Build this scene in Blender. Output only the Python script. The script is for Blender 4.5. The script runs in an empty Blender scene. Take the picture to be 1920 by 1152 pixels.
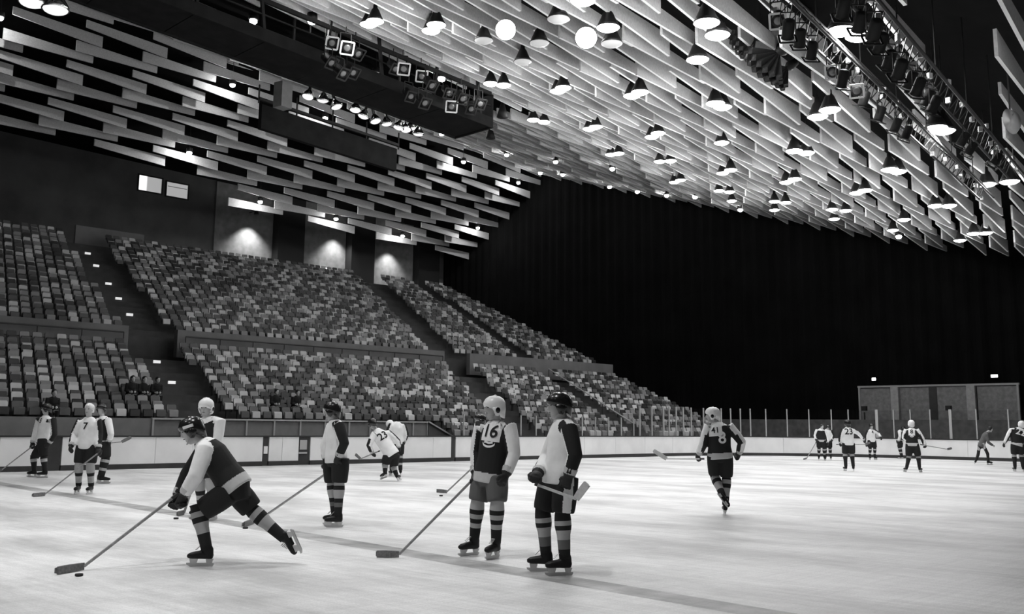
import bpy, bmesh, math, random
from mathutils import Vector, Matrix
from mathutils.bvhtree import BVHTree
from mathutils.kdtree import KDTree
random.seed(7)
C = bpy.context.scene.collection
# ------------------------------------------------------------------ camera, world, exposure
FPX, CY, HOR, ROLL, EYE = 1900.0, 500.0, 799.0, math.radians(.6), 1.48
PT = math.atan((HOR - CY) / FPX)
SN, CS = math.sin(math.radians(44)), math.cos(math.radians(44))
def lev(x, y, z):                     # camera vector -> level (right, up, forward)
    x, y = x*math.cos(ROLL) - y*math.sin(ROLL), x*math.sin(ROLL) + y*math.cos(ROLL)
    return (x, y*math.cos(PT) + z*math.sin(PT), -y*math.sin(PT) + z*math.cos(PT))
def wv(a):                            # level vector -> world (x along the rink, y across it, z up)
    X, Y, Z = a
    return Vector((X*SN + Z*CS, -X*CS + Z*SN, Y))
EYEP = Vector((0, 0, EYE))
def ray(px, py): return wv(lev((px-960)/FPX, -(py-CY)/FPX, 1))
def at_depth(px, py, D):              # point seen at this pixel, D metres ahead
    l = lev((px-960)/FPX, -(py-CY)/FPX, 1)
    return EYEP + wv(l) * (D / l[2])
def on_plane(px, py, p0, n):
    d = ray(px, py); return EYEP + d * (((p0-EYEP) @ n) / (d @ n))
def on_ice(px, py): return on_plane(px, py, Vector((0, 0, 0)), Vector((0, 0, 1)))
def depth_of(p):
    p = p - EYEP; return p.x*CS + p.y*SN
def to_px(p):
    q = CAMM.inverted() @ p
    return 960 + FPX*q.x/-q.z, CY - FPX*q.y/-q.z
r_, u_, f_ = wv(lev(1, 0, 0)), wv(lev(0, 1, 0)), wv(lev(0, 0, 1))
CAMM = Matrix(((r_.x, u_.x, -f_.x, 0), (r_.y, u_.y, -f_.y, 0), (r_.z, u_.z, -f_.z, EYE), (0, 0, 0, 1)))
cd = bpy.data.cameras.new('camera'); cam = bpy.data.objects.new('camera', cd); C.objects.link(cam)
cam.matrix_world = CAMM
cd.sensor_width = 36; cd.lens = FPX/1920*36; cd.shift_y = -(576-CY)/1920; cd.clip_end = 300
sc = bpy.context.scene; sc.camera = cam
w = bpy.data.worlds.new('World'); sc.world = w; w.use_nodes = True
w.node_tree.nodes['Background'].inputs[0].default_value = (1, 1, 1, 1)
w.node_tree.nodes['Background'].inputs[1].default_value = 0.006
sc.view_settings.view_transform = 'Standard'; sc.view_settings.look = 'None'
sc.view_settings.gamma = 1; sc.view_settings.use_curve_mapping = False
sc.view_settings.exposure = 1.3
LAMP_W, SPILL_W, BULB_W, NEAR_W = 160.0, 46.0, 100.0, 800.0
sc.cycles.max_bounces = 6; sc.cycles.diffuse_bounces = 3; sc.cycles.transparent_max_bounces = 16
# ------------------------------------------------------------------ materials
MT = {}
def mat(name, v, rough=.6, noise=.0, scale=8, metal=0, spec=.4, emit=0, bump=0, alpha=1, coat=0):
    if name in MT: return MT[name]
    m = bpy.data.materials.new(name); m.use_nodes = True; n = m.node_tree.nodes; l = m.node_tree.links
    b = n['Principled BSDF']; b.inputs['Base Color'].default_value = (v, v, v, 1)
    b.inputs['Roughness'].default_value = rough; b.inputs['Metallic'].default_value = metal
    b.inputs['Specular IOR Level'].default_value = spec; b.inputs['Alpha'].default_value = alpha
    if coat: b.inputs['Coat Weight'].default_value = coat
    if emit:
        b.inputs['Emission Color'].default_value = (1, 1, 1, 1); b.inputs['Emission Strength'].default_value = emit
    if noise or bump:
        t = n.new('ShaderNodeTexCoord'); x = n.new('ShaderNodeTexNoise'); x.inputs['Scale'].default_value = scale
        x.inputs['Detail'].default_value = 5; l.new(t.outputs['Object'], x.inputs['Vector'])
        if noise:
            r = n.new('ShaderNodeMapRange'); r.inputs[1].default_value = .3; r.inputs[2].default_value = .7
            r.inputs[3].default_value = v*(1-noise); r.inputs[4].default_value = min(1, v*(1+noise))
            l.new(x.outputs['Fac'], r.inputs[0]); l.new(r.outputs[0], b.inputs['Base Color'])
        if bump:
            k = n.new('ShaderNodeBump'); k.inputs['Strength'].default_value = bump; k.inputs['Distance'].default_value = .02
            l.new(x.outputs['Fac'], k.inputs['Height']); l.new(k.outputs[0], b.inputs['Normal'])
    MT[name] = m; return m
def ice_mat():
    m = bpy.data.materials.new('ice'); m.use_nodes = True; n = m.node_tree.nodes; l = m.node_tree.links
    b = n['Principled BSDF']; b.inputs['Roughness'].default_value = .42; b.inputs['Specular IOR Level'].default_value = .25
    t = n.new('ShaderNodeTexCoord')
    def nz(scale, vec, det=6, rot=0.0):
        mp = n.new('ShaderNodeMapping'); mp.inputs['Scale'].default_value = vec; mp.inputs['Rotation'].default_value = (0, 0, rot)
        x = n.new('ShaderNodeTexNoise'); x.inputs['Scale'].default_value = scale; x.inputs['Detail'].default_value = det
        x.inputs['Roughness'].default_value = .65
        l.new(t.outputs['Object'], mp.inputs[0]); l.new(mp.outputs[0], x.inputs['Vector']); return x.outputs['Fac']
    def rng(f, a, bb, lo, hi):
        r = n.new('ShaderNodeMapRange'); r.inputs[1].default_value = a; r.inputs[2].default_value = bb
        r.inputs[3].default_value = lo; r.inputs[4].default_value = hi; l.new(f, r.inputs[0]); return r.outputs[0]
    def mul(a, bb):
        q = n.new('ShaderNodeMath'); q.operation = 'MULTIPLY'; l.new(a, q.inputs[0]); l.new(bb, q.inputs[1]); return q.outputs[0]
    a = rng(nz(.55, (1, .45, 1), 8, .75),   .38, .58, .52, 1)        # worn bare patches, long along the skating direction
    s1 = rng(nz(2.2, (6, .35, 1), 8, .9), .35, .65, .8, 1)     # blade scratches
    s2 = rng(nz(2.6, (.3, 7, 1), 8, .4), .35, .65, .84, 1)
    g = rng(nz(55, (1, 1, 1), 3),   .3, .7, .70, 1)               # snow grain
    v = mul(mul(a, s1), mul(s2, g)); v2 = n.new('ShaderNodeMath'); v2.operation = 'MULTIPLY'; l.new(v, v2.inputs[0]); v2.inputs[1].default_value = 1.0
    f = rng(v2.outputs[0], .12, .8, .30, .9); l.new(f, b.inputs['Base Color'])
    k = n.new('ShaderNodeBump'); k.inputs['Strength'].default_value = .25; k.inputs['Distance'].default_value = .01
    l.new(v, k.inputs['Height']); l.new(k.outputs[0], b.inputs['Normal'])
    return m
def glass_mat():
    m = bpy.data.materials.new('glass_pane'); m.use_nodes = True; n = m.node_tree.nodes; l = m.node_tree.links
    n.remove(n['Principled BSDF']); o = n['Material Output']
    t = n.new('ShaderNodeBsdfTransparent'); g = n.new('ShaderNodeBsdfGlossy'); g.inputs['Roughness'].default_value = .15
    t.inputs[0].default_value = (.93, .93, .93, 1)
    f = n.new('ShaderNodeFresnel'); f.inputs[0].default_value = 1.2; x = n.new('ShaderNodeMixShader')
    l.new(f.outputs[0], x.inputs[0]); l.new(t.outputs[0], x.inputs[1]); l.new(g.outputs[0], x.inputs[2]); l.new(x.outputs[0], o.inputs[0])
    return m
M_BLACK = mat('black_paint', .012, .6); M_DARK = mat('dark_metal', .03, .45); M_STEEL = mat('brushed_steel', .5, .35, metal=.8)
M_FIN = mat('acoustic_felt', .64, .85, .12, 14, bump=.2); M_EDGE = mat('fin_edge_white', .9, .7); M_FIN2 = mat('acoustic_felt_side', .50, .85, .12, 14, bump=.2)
M_DECK = mat('roof_deck', .004, .95, .3, 2, spec=.05)
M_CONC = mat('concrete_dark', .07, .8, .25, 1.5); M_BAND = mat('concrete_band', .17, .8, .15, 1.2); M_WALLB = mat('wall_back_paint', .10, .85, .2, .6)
M_CURT = mat('black_curtain', .0035, .95, .4, .5, spec=.1)
M_BOARD = mat('white_board', .82, .4, .06, 1.2); M_KICK = mat('kick_plate', .035, .5, .2, 3); M_CAP = mat('board_cap', .02, .5)
M_POST = mat('post_alloy', .45, .4, metal=.3); M_GLOW = mat('lamp_glow', 1, .4, emit=40); M_DIM = mat('lamp_lens_dim', .6, .3, emit=.5)
M_BULB = mat('bulb_glow', 1, .4, emit=25); M_SHADE = mat('lamp_shade', .02, .35); M_REFL = mat('lamp_reflector', .85, .3, emit=6)
M_REFD = mat('lamp_reflector_dim', .5, .3, emit=.12)
M_WOOD = mat('stick_wood', .30, .5, .25, 30); M_TAPE = mat('stick_tape', .05, .7); M_RUB = mat('puck_rubber', .015, .6)
# ------------------------------------------------------------------ mesh helpers
class MB:
    def __init__(s): s.v = []; s.f = []; s.m = []
    def add(s, vs, fs, mi=0):
        o = len(s.v); s.v += [Vector(p) for p in vs]; s.f += [tuple(i+o for i in f) for f in fs]; s.m += ([mi]*len(fs) if isinstance(mi, int) else list(mi)); return s
    def box(s, c, d, mi=0, R=None):
        c = Vector(c); vs = []
        for z in (-1, 1):
            for x, y in ((-1, -1), (1, -1), (1, 1), (-1, 1)):
                q = Vector((x*d[0]/2, y*d[1]/2, z*d[2]/2)); vs.append(c + (R @ q if R else q))
        return s.add(vs, [(3, 2, 1, 0), (4, 5, 6, 7), (0, 1, 5, 4), (1, 2, 6, 5), (2, 3, 7, 6), (3, 0, 4, 7)], mi)
    def bar(s, a, b, w, h=None, mi=0, up=Vector((0, 0, 1))):
        a, b = Vector(a), Vector(b); d = (b-a); L = d.length
        if L < 1e-6: return s
        d = d/L; sd = d.cross(up)
        if sd.length < 1e-4: sd = d.cross(Vector((1, 0, 0)))
        sd.normalize(); n = sd.cross(d); R = Matrix((d, sd, n)).transposed()
        return s.box((a+b)/2, (L, w, h or w), mi, R)
    def tube(s, pts, rad, n=10, mi=0, side=None, cap=True, shape=None):
        """pts: centres, rad: radius or (along side, across) per point; mi int or per segment"""
        pts = [Vector(p) for p in pts]; N = len(pts); ref = side; rings = []
        for k in range(N):
            t = (pts[min(k+1, N-1)] - pts[max(k-1, 0)])
            if t.length < 1e-7: t = Vector((0, 0, 1))
            t.normalize()
            rf = ref[k] if isinstance(ref, list) else ref
            if rf is None: rf = Vector((0, 0, 1)) if abs(t.z) < .9 else Vector((1, 0, 0))
            a = rf - t*(rf @ t)
            if a.length < 1e-4: a = t.orthogonal()
            a.normalize(); b = t.cross(a); r = rad[k] if isinstance(rad, (list, tuple)) else rad
            rx, ry = r if isinstance(r, (tuple, list)) else (r, r)
            ring = []
            for i in range(n):
                th = 2*math.pi*i/n; ca, sa = math.cos(th), math.sin(th)
                if shape:
                    ca = math.copysign(abs(ca)**shape, ca); sa = math.copysign(abs(sa)**shape, sa)
                ring.append(pts[k] + a*(rx*ca) + b*(ry*sa))
            rings.append(ring)
        vs = [p for r in rings for p in r]; fs = []; ms = []
        for k in range(N-1):
            for i in range(n):
                j = (i+1) % n; fs.append((k*n+i, k*n+j, (k+1)*n+j, (k+1)*n+i))
                ms.append(mi if isinstance(mi, int) else mi[min(k, len(mi)-1)])
        if cap:
            fs.append(tuple(range(n-1, -1, -1))); ms.append(ms[0]); fs.append(tuple(range((N-1)*n, N*n))); ms.append(ms[-2])
        return s.add(vs, fs, ms)
    def lathe(s, c, prof, n=16, mi=0, axis=Vector((0, 0, 1)), cap=True):
        c = Vector(c); return s.tube([c + axis*z for r, z in prof], [max(r, 1e-3) for r, z in prof], n, mi, None, cap)
    def ball(s, c, r, n=10, mi=0, R=None):
        c = Vector(c); r = r if isinstance(r, (tuple, list)) else (r, r, r); k = max(5, n//2+1); vs = []; fs = []
        for a in range(k+1):
            ph = math.pi*a/k
            for i in range(n):
                th = 2*math.pi*i/n
                q = Vector((r[0]*math.sin(ph)*math.cos(th), r[1]*math.sin(ph)*math.sin(th), -r[2]*math.cos(ph)))
                vs.append(c + (R @ q if R else q))
        for a in range(k):
            for i in range(n):
                j = (i+1) % n; fs.append((a*n+i, a*n+j, (a+1)*n+j, (a+1)*n+i))
        return s.add(vs, fs, mi)
    def mesh(s, name, mats, smooth=False):
        me = bpy.data.meshes.new(name); me.from_pydata([tuple(v) for v in s.v], [], s.f)
        for m in (mats if isinstance(mats, (list, tuple)) else [mats]): me.materials.append(m)
        me.polygons.foreach_set('material_index', s.m)
        if smooth: me.polygons.foreach_set('use_smooth', [True]*len(s.f))
        me.validate(); me.update(); return me
    def build(s, name, mats, parent=None, smooth=False, loc=None):
        return link(name, s.mesh(name, mats, smooth), parent, loc)
def link(name, data, parent=None, loc=None):
    o = bpy.data.objects.new(name, data); C.objects.link(o)
    if parent: o.parent = parent
    if loc is not None: o.location = loc
    return o
def tag(o, label=None, cat=None, group=None, kind=None):
    for k, v in (('label', label), ('category', cat), ('group', group), ('kind', kind)):
        if v: o[k] = v
    return o
def empty(name, loc, label=None, cat=None, group=None):
    o = link(name, None, None, loc); o.empty_display_size = .2; return tag(o, label, cat, group)
def struct(o): o['kind'] = 'structure'; return o
def plight(name, p, watt, rad=.2, parent=None, spot=None, blend=.6, aim=None):
    d = bpy.data.lights.new(name, 'SPOT' if spot else 'POINT'); d.energy = watt; d.shadow_soft_size = rad
    o = bpy.data.objects.new(name, d); C.objects.link(o); o.location = p
    if spot: d.spot_size = math.radians(spot); d.spot_blend = blend
    if aim is not None: o.rotation_euler = (Vector(aim)-Vector(p)).to_track_quat('-Z', 'Y').to_euler()
    if parent:
        o.location = Vector(p) - parent.location; o.parent = parent
    return o
ORD = ['zeroth', 'first', 'second', 'third', 'fourth', 'fifth', 'sixth', 'seventh', 'eighth', 'ninth', 'tenth', 'eleventh', 'twelfth', 'thirteenth', 'fourteenth', 'fifteenth', 'sixteenth', 'seventeenth', 'eighteenth', 'nineteenth']
TENS = {2: 'twent', 3: 'thirt', 4: 'fort', 5: 'fift', 6: 'sixt', 7: 'sevent'}
def ordn(n):
    if n < 20: return ORD[n]
    t, r = divmod(n, 10); return TENS[t]+'ieth' if r == 0 else TENS[t]+'y-'+ORD[r]
# ------------------------------------------------------------------ ice, floors
BW, EU, RC = 31.4, 53.6, 9.0            # left boards line, end boards line, corner radius
def board_path(off=0.0):
    p = [Vector((x, BW+off, 0)) for x in (-14, -10, -5, 0, 5, 10, 15, 20, 25, 30, 35, 40)]
    r = RC+off
    for k in range(0, 13):
        a = math.pi/2*(1-k/12); p.append(Vector((EU-RC+r*math.cos(a), BW-RC+r*math.sin(a), 0)))
    p += [Vector((EU+off, y, 0)) for y in (18, 13, 8, 3, -2, -8, -14)]
    return p
fl = MB(); fl.add([(-16, -16, -.3), (75, -16, -.3), (75, 80, -.3), (-16, 80, -.3), (-16, -16, -.02), (75, -16, -.02), (75, 80, -.02), (-16, 80, -.02)],
                  [(3, 2, 1, 0), (4, 5, 6, 7), (0, 1, 5, 4), (1, 2, 6, 5), (2, 3, 7, 6), (3, 0, 4, 7)])
struct(fl.build('floor', M_CONC))
ring = board_path(.02) + [Vector((-14, -14, 0))]
ic = MB(); n = len(ring); ic.add(ring + [p - Vector((0, 0, .015)) for p in ring], [tuple(range(n-1, -1, -1))] + [(i, (i+1) % n, n+(i+1) % n, n+i) for i in range(n)])
ICE = struct(ic.build('floor_ice', ice_mat()))
def line_mat(v, lo, hi):
    m = mat('ice_line_%d' % int(v*100), v, .5); nn = m.node_tree.nodes; ll = m.node_tree.links; b = nn['Principled BSDF']
    t = nn.new('ShaderNodeTexCoord'); x = nn.new('ShaderNodeTexNoise'); x.inputs['Scale'].default_value = 1.6; x.inputs['Detail'].default_value = 8
    mr = nn.new('ShaderNodeMapRange'); mr.inputs[1].default_value = .3; mr.inputs[2].default_value = .7; mr.inputs[3].default_value = lo; mr.inputs[4].default_value = hi
    ll.new(t.outputs['Object'], x.inputs['Vector']); ll.new(x.outputs['Fac'], mr.inputs[0]); ll.new(mr.outputs[0], b.inputs['Alpha']); return m
bl = MB(); bl.add([(7.02+.08*-8, -8, .003), (7.42+.08*-8, -8, .003), (7.42+.08*31, 31.2, .003), (7.02+.08*31, 31.2, .003)], [(0, 1, 2, 3)])
bl.build('line_marking', line_mat(.12, .12, .5), ICE)
b2 = MB(); b2.add([(49.55, -12, .003), (49.62, -12, .003), (49.62, 28.5, .003), (49.55, 28.5, .003)], [(0, 1, 2, 3)]); b2.build('line_marking', line_mat(.2, .0, .6), ICE)
# ------------------------------------------------------------------ walls and roof
WB, UE = 73.0, 66.0
wb = MB(); wb.box((28, WB+.2, 15), (90, .4, 30)); WALLB = struct(wb.build('wall_back', M_WALLB))
cu = MB(); vs = []; fs = []; N = 520
for i in range(N+1):
    y = -16 + i*(96/N); dx = .09*math.sin(i*1.25) + .05*math.sin(i*.37+1)
    vs += [(UE+dx, y, 0), (UE+dx, y, 30)]
for i in range(N): fs.append((2*i, 2*i+1, 2*i+3, 2*i+2))
cu.add(vs, fs); struct(cu.build('wall_end', M_CURT))
# two sloping fields of hanging baffles: lattice origin, step along the rink, step across, fin corner offsets
SA, SB = 3.85, 3.70
oA = Vector((4.7366, 14.4900, 5.2549))*SA + EYEP; iA = Vector((.99412, -.04332, .09923))*SA; jA = Vector((.0207, .35411, -.20569))*SA
oB = Vector((6.8841, 3.4944, 2.6137))*SB + EYEP; iB = Vector((.99782, -.02613, -.06067))*SB; jB = Vector((.01441, .33699, .10552))*SB
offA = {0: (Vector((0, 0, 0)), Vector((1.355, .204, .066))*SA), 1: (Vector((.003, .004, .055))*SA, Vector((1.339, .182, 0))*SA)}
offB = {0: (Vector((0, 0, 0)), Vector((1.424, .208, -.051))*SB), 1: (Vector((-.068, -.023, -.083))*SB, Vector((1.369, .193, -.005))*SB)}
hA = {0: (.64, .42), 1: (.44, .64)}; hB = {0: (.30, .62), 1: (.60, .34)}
def fin_mb(off, h, t=.075, base=Vector((0, 0, 0)), mb=None):
    L, R = off; d = R-L; nn = Vector((-d.y, d.x, 0)).normalized()*(t/2); mb = mb or MB(); z = Vector((0, 0, 1)); vs = []
    for P, hh in ((L, h[0]), (R, h[1])): vs += [base+P-nn, base+P+nn, base+P+nn+z*hh, base+P-nn+z*hh]
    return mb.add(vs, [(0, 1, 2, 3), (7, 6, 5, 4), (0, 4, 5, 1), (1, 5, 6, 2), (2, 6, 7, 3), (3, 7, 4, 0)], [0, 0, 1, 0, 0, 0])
def deck(name, o, di, dj, i0, i1, j0, j1, up, j2=None):
    q = [o + di*i + dj*j + Vector((0, 0, up)) for i, j in ((i0, j0), (i1, j0), (i1, j1 if j2 is None else j1-2), (i0, j1 if j2 is None else j2))]
    m = MB(); m.add(q + [p + Vector((0, 0, .3)) for p in q], [(3, 2, 1, 0), (4, 5, 6, 7), (0, 1, 5, 4), (1, 2, 6, 5), (2, 3, 7, 6), (3, 0, 4, 7)])
    return struct(m.build(name, M_DECK))
ceilB = deck('ceiling', oB, iB, jB, -9, 11.2, -14, 40, 2.2); ceilA = deck('ceiling', oA, iA, jA, -8, 12.8, -9, 14, 2.2, 2.5)
nA = iA.cross(jA).normalized(); nB = iB.cross(jB).normalized()
def fins(par, o, di, dj, off, h, cells, m, limit=300):
    me = [fin_mb(off[t], h[t]).mesh('acoustic_panel', m) for t in (0, 1)]; rest = MB(); cs = []
    for i, j in cells:
        b = o + di*i + dj*j; c = b + off[0][1]*.5; D = depth_of(c); x, y = to_px(c) if D > 2 else (-9e3, 0)
        vis = -150 < x < 2070 and -120 < y < 600
        cs.append((D if vis else D+1000, i, j, b))
    cs.sort(key=lambda a: a[0])
    for k, (D, i, j, b) in enumerate(cs):
        if k < limit: link('acoustic_panel', me[j % 2], par, b)
        else: fin_mb(off[j % 2], h[j % 2], base=b, mb=rest)
    if rest.v: tag(rest.build('acoustic_panel', m, par), kind='stuff')
jmaxA = {-4: 2, -3: 3, -2: 3, -1: 4, 0: 4, 1: 4, 2: 5, 3: 5, 4: 6, 5: 8, 6: 8, 7: 9, 8: 9, 9: 10, 10: 10, 11: 11}
cellsA = [(i, j) for i in range(-4, 12) for j in range(-4, jmaxA[i]+1) if not (i == -1 and j < 0) and not (i == 11 and j < 3)]
cellsB = []
for i in range(-6, 10):
    for j in range(-9, 39):
        if i < 3 and 17 <= j <= 23: continue
        if j < -1 and (i+j) % 2 and i < 3: continue
        if i == 9 and j < 9: continue
        cellsB.append((i, j))
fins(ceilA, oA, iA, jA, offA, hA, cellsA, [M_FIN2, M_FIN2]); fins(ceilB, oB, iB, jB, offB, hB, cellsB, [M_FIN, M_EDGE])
# ------------------------------------------------------------------ rink boards
PATH = []
_bp = board_path()
for a, b in zip(_bp[:-1], _bp[1:]):
    k = max(1, int((b-a).length/.25))
    PATH += [a.lerp(b, i/k) for i in range(k)]
PATH.append(_bp[-1])
PLEN = [0.0]
for a, b in zip(PATH[:-1], PATH[1:]): PLEN.append(PLEN[-1]+(b-a).length)
def path_at(s):
    s = min(max(s, 0), PLEN[-1]-1e-3); lo, hi = 0, len(PLEN)-1
    while hi-lo > 1:
        m = (lo+hi)//2
        if PLEN[m] <= s: lo = m
        else: hi = m
    d = (PATH[lo+1]-PATH[lo]).normalized(); return PATH[lo] + d*(s-PLEN[lo]), d
_pp = [(to_px(p + Vector((0, 0, 1)))[0], PLEN[i]) for i, p in enumerate(PATH) if depth_of(p) > 5]
def s_of_px(px):
    best = min(_pp, key=lambda a: abs(a[0]-px)); return best[1]
boards = empty('rink_boards', (0, BW, 0), 'white dasher boards with dark kick strip around the ice rink', 'boards')
def loc(p): return p - boards.location
def arc(s0, s1, thick, z0, z1, inset=0.0):
    mb = MB(); k = max(1, int((s1-s0)/.6)); pts = [path_at(s0+(s1-s0)*i/k) for i in range(k+1)]; vs = []
    for p, d in pts:
        nn = Vector((-d.y, d.x, 0)); a = p - nn*inset; b = p + nn*thick
        vs += [loc(a)+Vector((0, 0, z0)), loc(b)+Vector((0, 0, z0)), loc(b)+Vector((0, 0, z1)), loc(a)+Vector((0, 0, z1))]
    fs = [(0, 1, 2, 3), (4*k+3, 4*k+2, 4*k+1, 4*k)]
    for i in range(k):
        o = 4*i; fs += [(o, o+4, o+5, o+1), (o+1, o+5, o+6, o+2), (o+2, o+6, o+7, o+3), (o+3, o+7, o+4, o)]
    return mb.add(vs, fs)
GATES = [(s_of_px(94), s_of_px(119)), (s_of_px(491), s_of_px(504.5)), (s_of_px(560), s_of_px(578)), (s_of_px(845.5), s_of_px(854.5))]
s = 6.0; S_END = s_of_px(1915)+6; cuts = [s]
while s < S_END:
    s += 2.4; cuts.append(s)
pieces = []
for a, b in zip(cuts[:-1], cuts[1:]):
    segs = [(a, b)]
    for g0, g1 in GATES:
        nx = []
        for p, q in segs:
            if g1 <= p or g0 >= q: nx.append((p, q)); continue
            if g0-p > .08: nx.append((p, g0))
            if q-g1 > .08: nx.append((g1, q))
        segs = nx
    pieces += segs
for p, q in pieces:
    arc(p+.006, q-.006, .1, .16, 1.0).build('board_panel', M_BOARD, boards)
    arc(p, q, .1, 0, .158, .015).build('kick_plate', M_KICK, boards)
for k, (g0, g1) in enumerate(GATES):
    arc(g0+.02, g1-.02, .08, .02, 1.0, -.02).build('gate_panel', M_KICK, boards)
    if k == 1: arc(g0+.05, g1-.05, .06, .42, .68, -.0).build('notice_plate', M_BOARD, boards)
    if k == 2:
        arc(g0+.05, (g0+g1)/2+.1, .06, .55, .9, 0).build('gate_latch_plate', M_POST, boards)
        arc(g0+.0, g1-.15, .06, .40, .46, .03).build('gate_ledge', M_POST, boards)
arc(6, S_END, .14, 1.001, 1.05, .03).build('top_rail', M_CAP, boards)
# stanchions and glass
SHORT = [874.5, 976, 1007, 1060, 1092, 1117, 1142, 1166, 1190]
TALL = [1201, 1224, 1245, 1255, 1268, 1283, 1300, 1318, 1336, 1355, 1370, 1388, 1406, 1442, 1479, 1517, 1556, 1597, 1644, 1676, 1710, 1744, 1781, 1835, 1889, 1950]
me_sh = MB().box((0, 0, .45), (.05, .05, .9)).mesh('stanchion', M_POST); me_ta = MB().box((0, 0, .75), (.055, .07, 1.5)).mesh('stanchion', M_POST)
me_wd = MB().box((0, 0, .75), (.14, .07, 1.5)).mesh('stanchion', M_POST)
GL = glass_mat(); prev = None
for x in SHORT + TALL:
    sp = s_of_px(x); p, d = path_at(sp); nn = Vector((-d.y, d.x, 0)); tall = x > 1195
    o = link('stanchion', me_wd if x in (1644, 1781) else (me_ta if tall else me_sh), boards, loc(p) + nn*.06 + Vector((0, 0, 1.052)))
    o.rotation_euler.z = math.atan2(d.y, d.x)
    if prev is not None and sp-prev > .12 and x != 1201:
        mb = arc(prev+.03, sp-.03, .066, 1.056, 2.5 if tall else 1.92, -.054); mb.build('glass_pane', GL, boards)
    prev = sp
# ------------------------------------------------------------------ bench wall on the near side of the stand
def u_at(px, wl): d = ray(px, 800); return d.x/d.y*wl
fw = empty('bench_wall', (20, 33.5, 0), 'grey panelled bench wall with pale top rail behind the left boards', 'wall')
xs = [286, 340, 400, 461.7, 513.6, 562.5, 609, 654, 693, 737, 774, 801]; us = [u_at(x, 33.5) for x in xs]
M_GREY = mat('bench_panel_grey', .20, .7, .1, 3)
for a, b in zip(us[:-1], us[1:]): MB().box(((a+b)/2-20, .05, 1.24), (b-a-.06, .06, .62)).build('wall_panel', M_GREY, fw)
for a in us: MB().box((a-20, .0, 1.27), (.07, .08, .66)).build('post', M_POST, fw)
MB().bar((us[0]-20.05, -.02, 1.60), (us[-1]-19.95, -.02, 1.60), .09, .06).build('top_rail', M_POST, fw)
MB().box(((us[0]+us[-1])/2-20, .02, .5), (us[-1]-us[0], .1, .82)).build('plinth', M_CAP, fw)
e = us[-1]-20
mb = MB(); mb.add([(e, -.04, .2), (e+1.5, -.04, .2), (e+1.5, -.04, .95), (e, -.04, 1.6), (e, .04, .2), (e+1.5, .04, .2), (e+1.5, .04, .95), (e, .04, 1.6)], [(0, 1, 2, 3), (7, 6, 5, 4), (0, 4, 5, 1), (1, 5, 6, 2), (2, 6, 7, 3), (3, 7, 4, 0)])
mb.build('end_panel', M_CONC, fw); MB().bar((e, -.06, 1.62), (e+1.55, -.06, .95), .12, .06).build('end_capping', M_POST, fw)
lw = empty('low_wall', (0, 33.6, 0), 'plain grey low wall behind the boards at left, without rail', 'wall')
MB().box((u_at(120, 33.6), 0, 1.26), (u_at(284, 33.6)-u_at(-60, 33.6), .15, .70)).build('wall_panel', M_GREY, lw); MB().box((u_at(120, 33.6), 0, .5), (u_at(284, 33.6)-u_at(-60, 33.6), .12, .8)).build('plinth', M_CAP, lw)
# ------------------------------------------------------------------ stands
U0, U1 = -4.0, 54.0
st = MB()
for k in range(-2, 10):
    a = 30.2 if k < 0 else U0; z = 1.28+.32*k; y = 34.4+.8*k
    st.box(((a+U1)/2, y+.5, z/2), (U1-a, 1.0, z))
struct(st.build('floor_lower_stand', M_CONC))
up = MB()
for k in range(20):
    z = 5.3+.34*k; y = 43.6+.8*k; up.box(((U0+U1)/2, y+.5, z/2+2), (U1-U0, 1.0, z-4))
up.box(((U0+U1)/2, 67, 5.9), (U1-U0, 13.4, 11.9)); struct(up.build('floor_upper_stand', M_CONC))
def aisle(y):
    L = [(19.5+.21*(y-34.5), 1.0)]
    c = 36+.45*(y-34.5) if y < 43 else 39.7+.42*(y-44); L.append((c, .9)); L.append((43.9+.27*(y-33), .55)); return L
bands = []
def band(a, b): MB().box(((a+b)/2, 42.75, 5.0), (b-a, .3, 1.25)).build('wall_segment', M_BAND, WST)
WST = struct(empty('wall_stand_front', (0, 0, 0)))
cA, cB = aisle(42.7)[0][0], aisle(42.7)[1][0]
band(U0, cA-1.1); band(cA+1.2, cB-1.0); band(cB+1.0, U1)
def handrail(a, b, label, y=42.4, z=4.16):
    r = empty('handrail', (a, y, z), label, 'railing')
    MB().tube([(0, 0, 1.15), (b-a, 0, 1.15)], .03, 6).build('rail', M_DARK, r); MB().tube([(0, 0, .7), (b-a, 0, .7)], .02, 6).build('rail', M_DARK, r)
    k = max(2, int((b-a)/1.7)); m = MB().tube([(0, 0, 0), (0, 0, 1.15)], .025, 6).mesh('post', M_DARK)
    for i in range(k+1): link('post', m, r, (i*(b-a)/k, 0, 0))
handrail(U0+2, cA-1.4, 'thin dark handrail before the concrete band left of the first aisle')
handrail(cA+1.5, cB-1.3, 'long dark handrail before the concrete band between the two aisles')
sr = empty('stair_rail', (0, 0, 0), 'thin pale sloping stair rail at the far end of the lower stand', 'railing')
pa, pb = Vector((aisle(33.5)[2][0]-.3, 33.2, 1.7)), Vector((aisle(41)[2][0]-.3, 41, 4.9))
MB().tube([pa, pb], .035, 6).build('rail', M_POST, sr)
for k in range(4):
    q = pa.lerp(pb, k/3); MB().tube([q, q-Vector((0, 0, .95))], .025, 6).build('post', M_DARK, sr)
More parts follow.
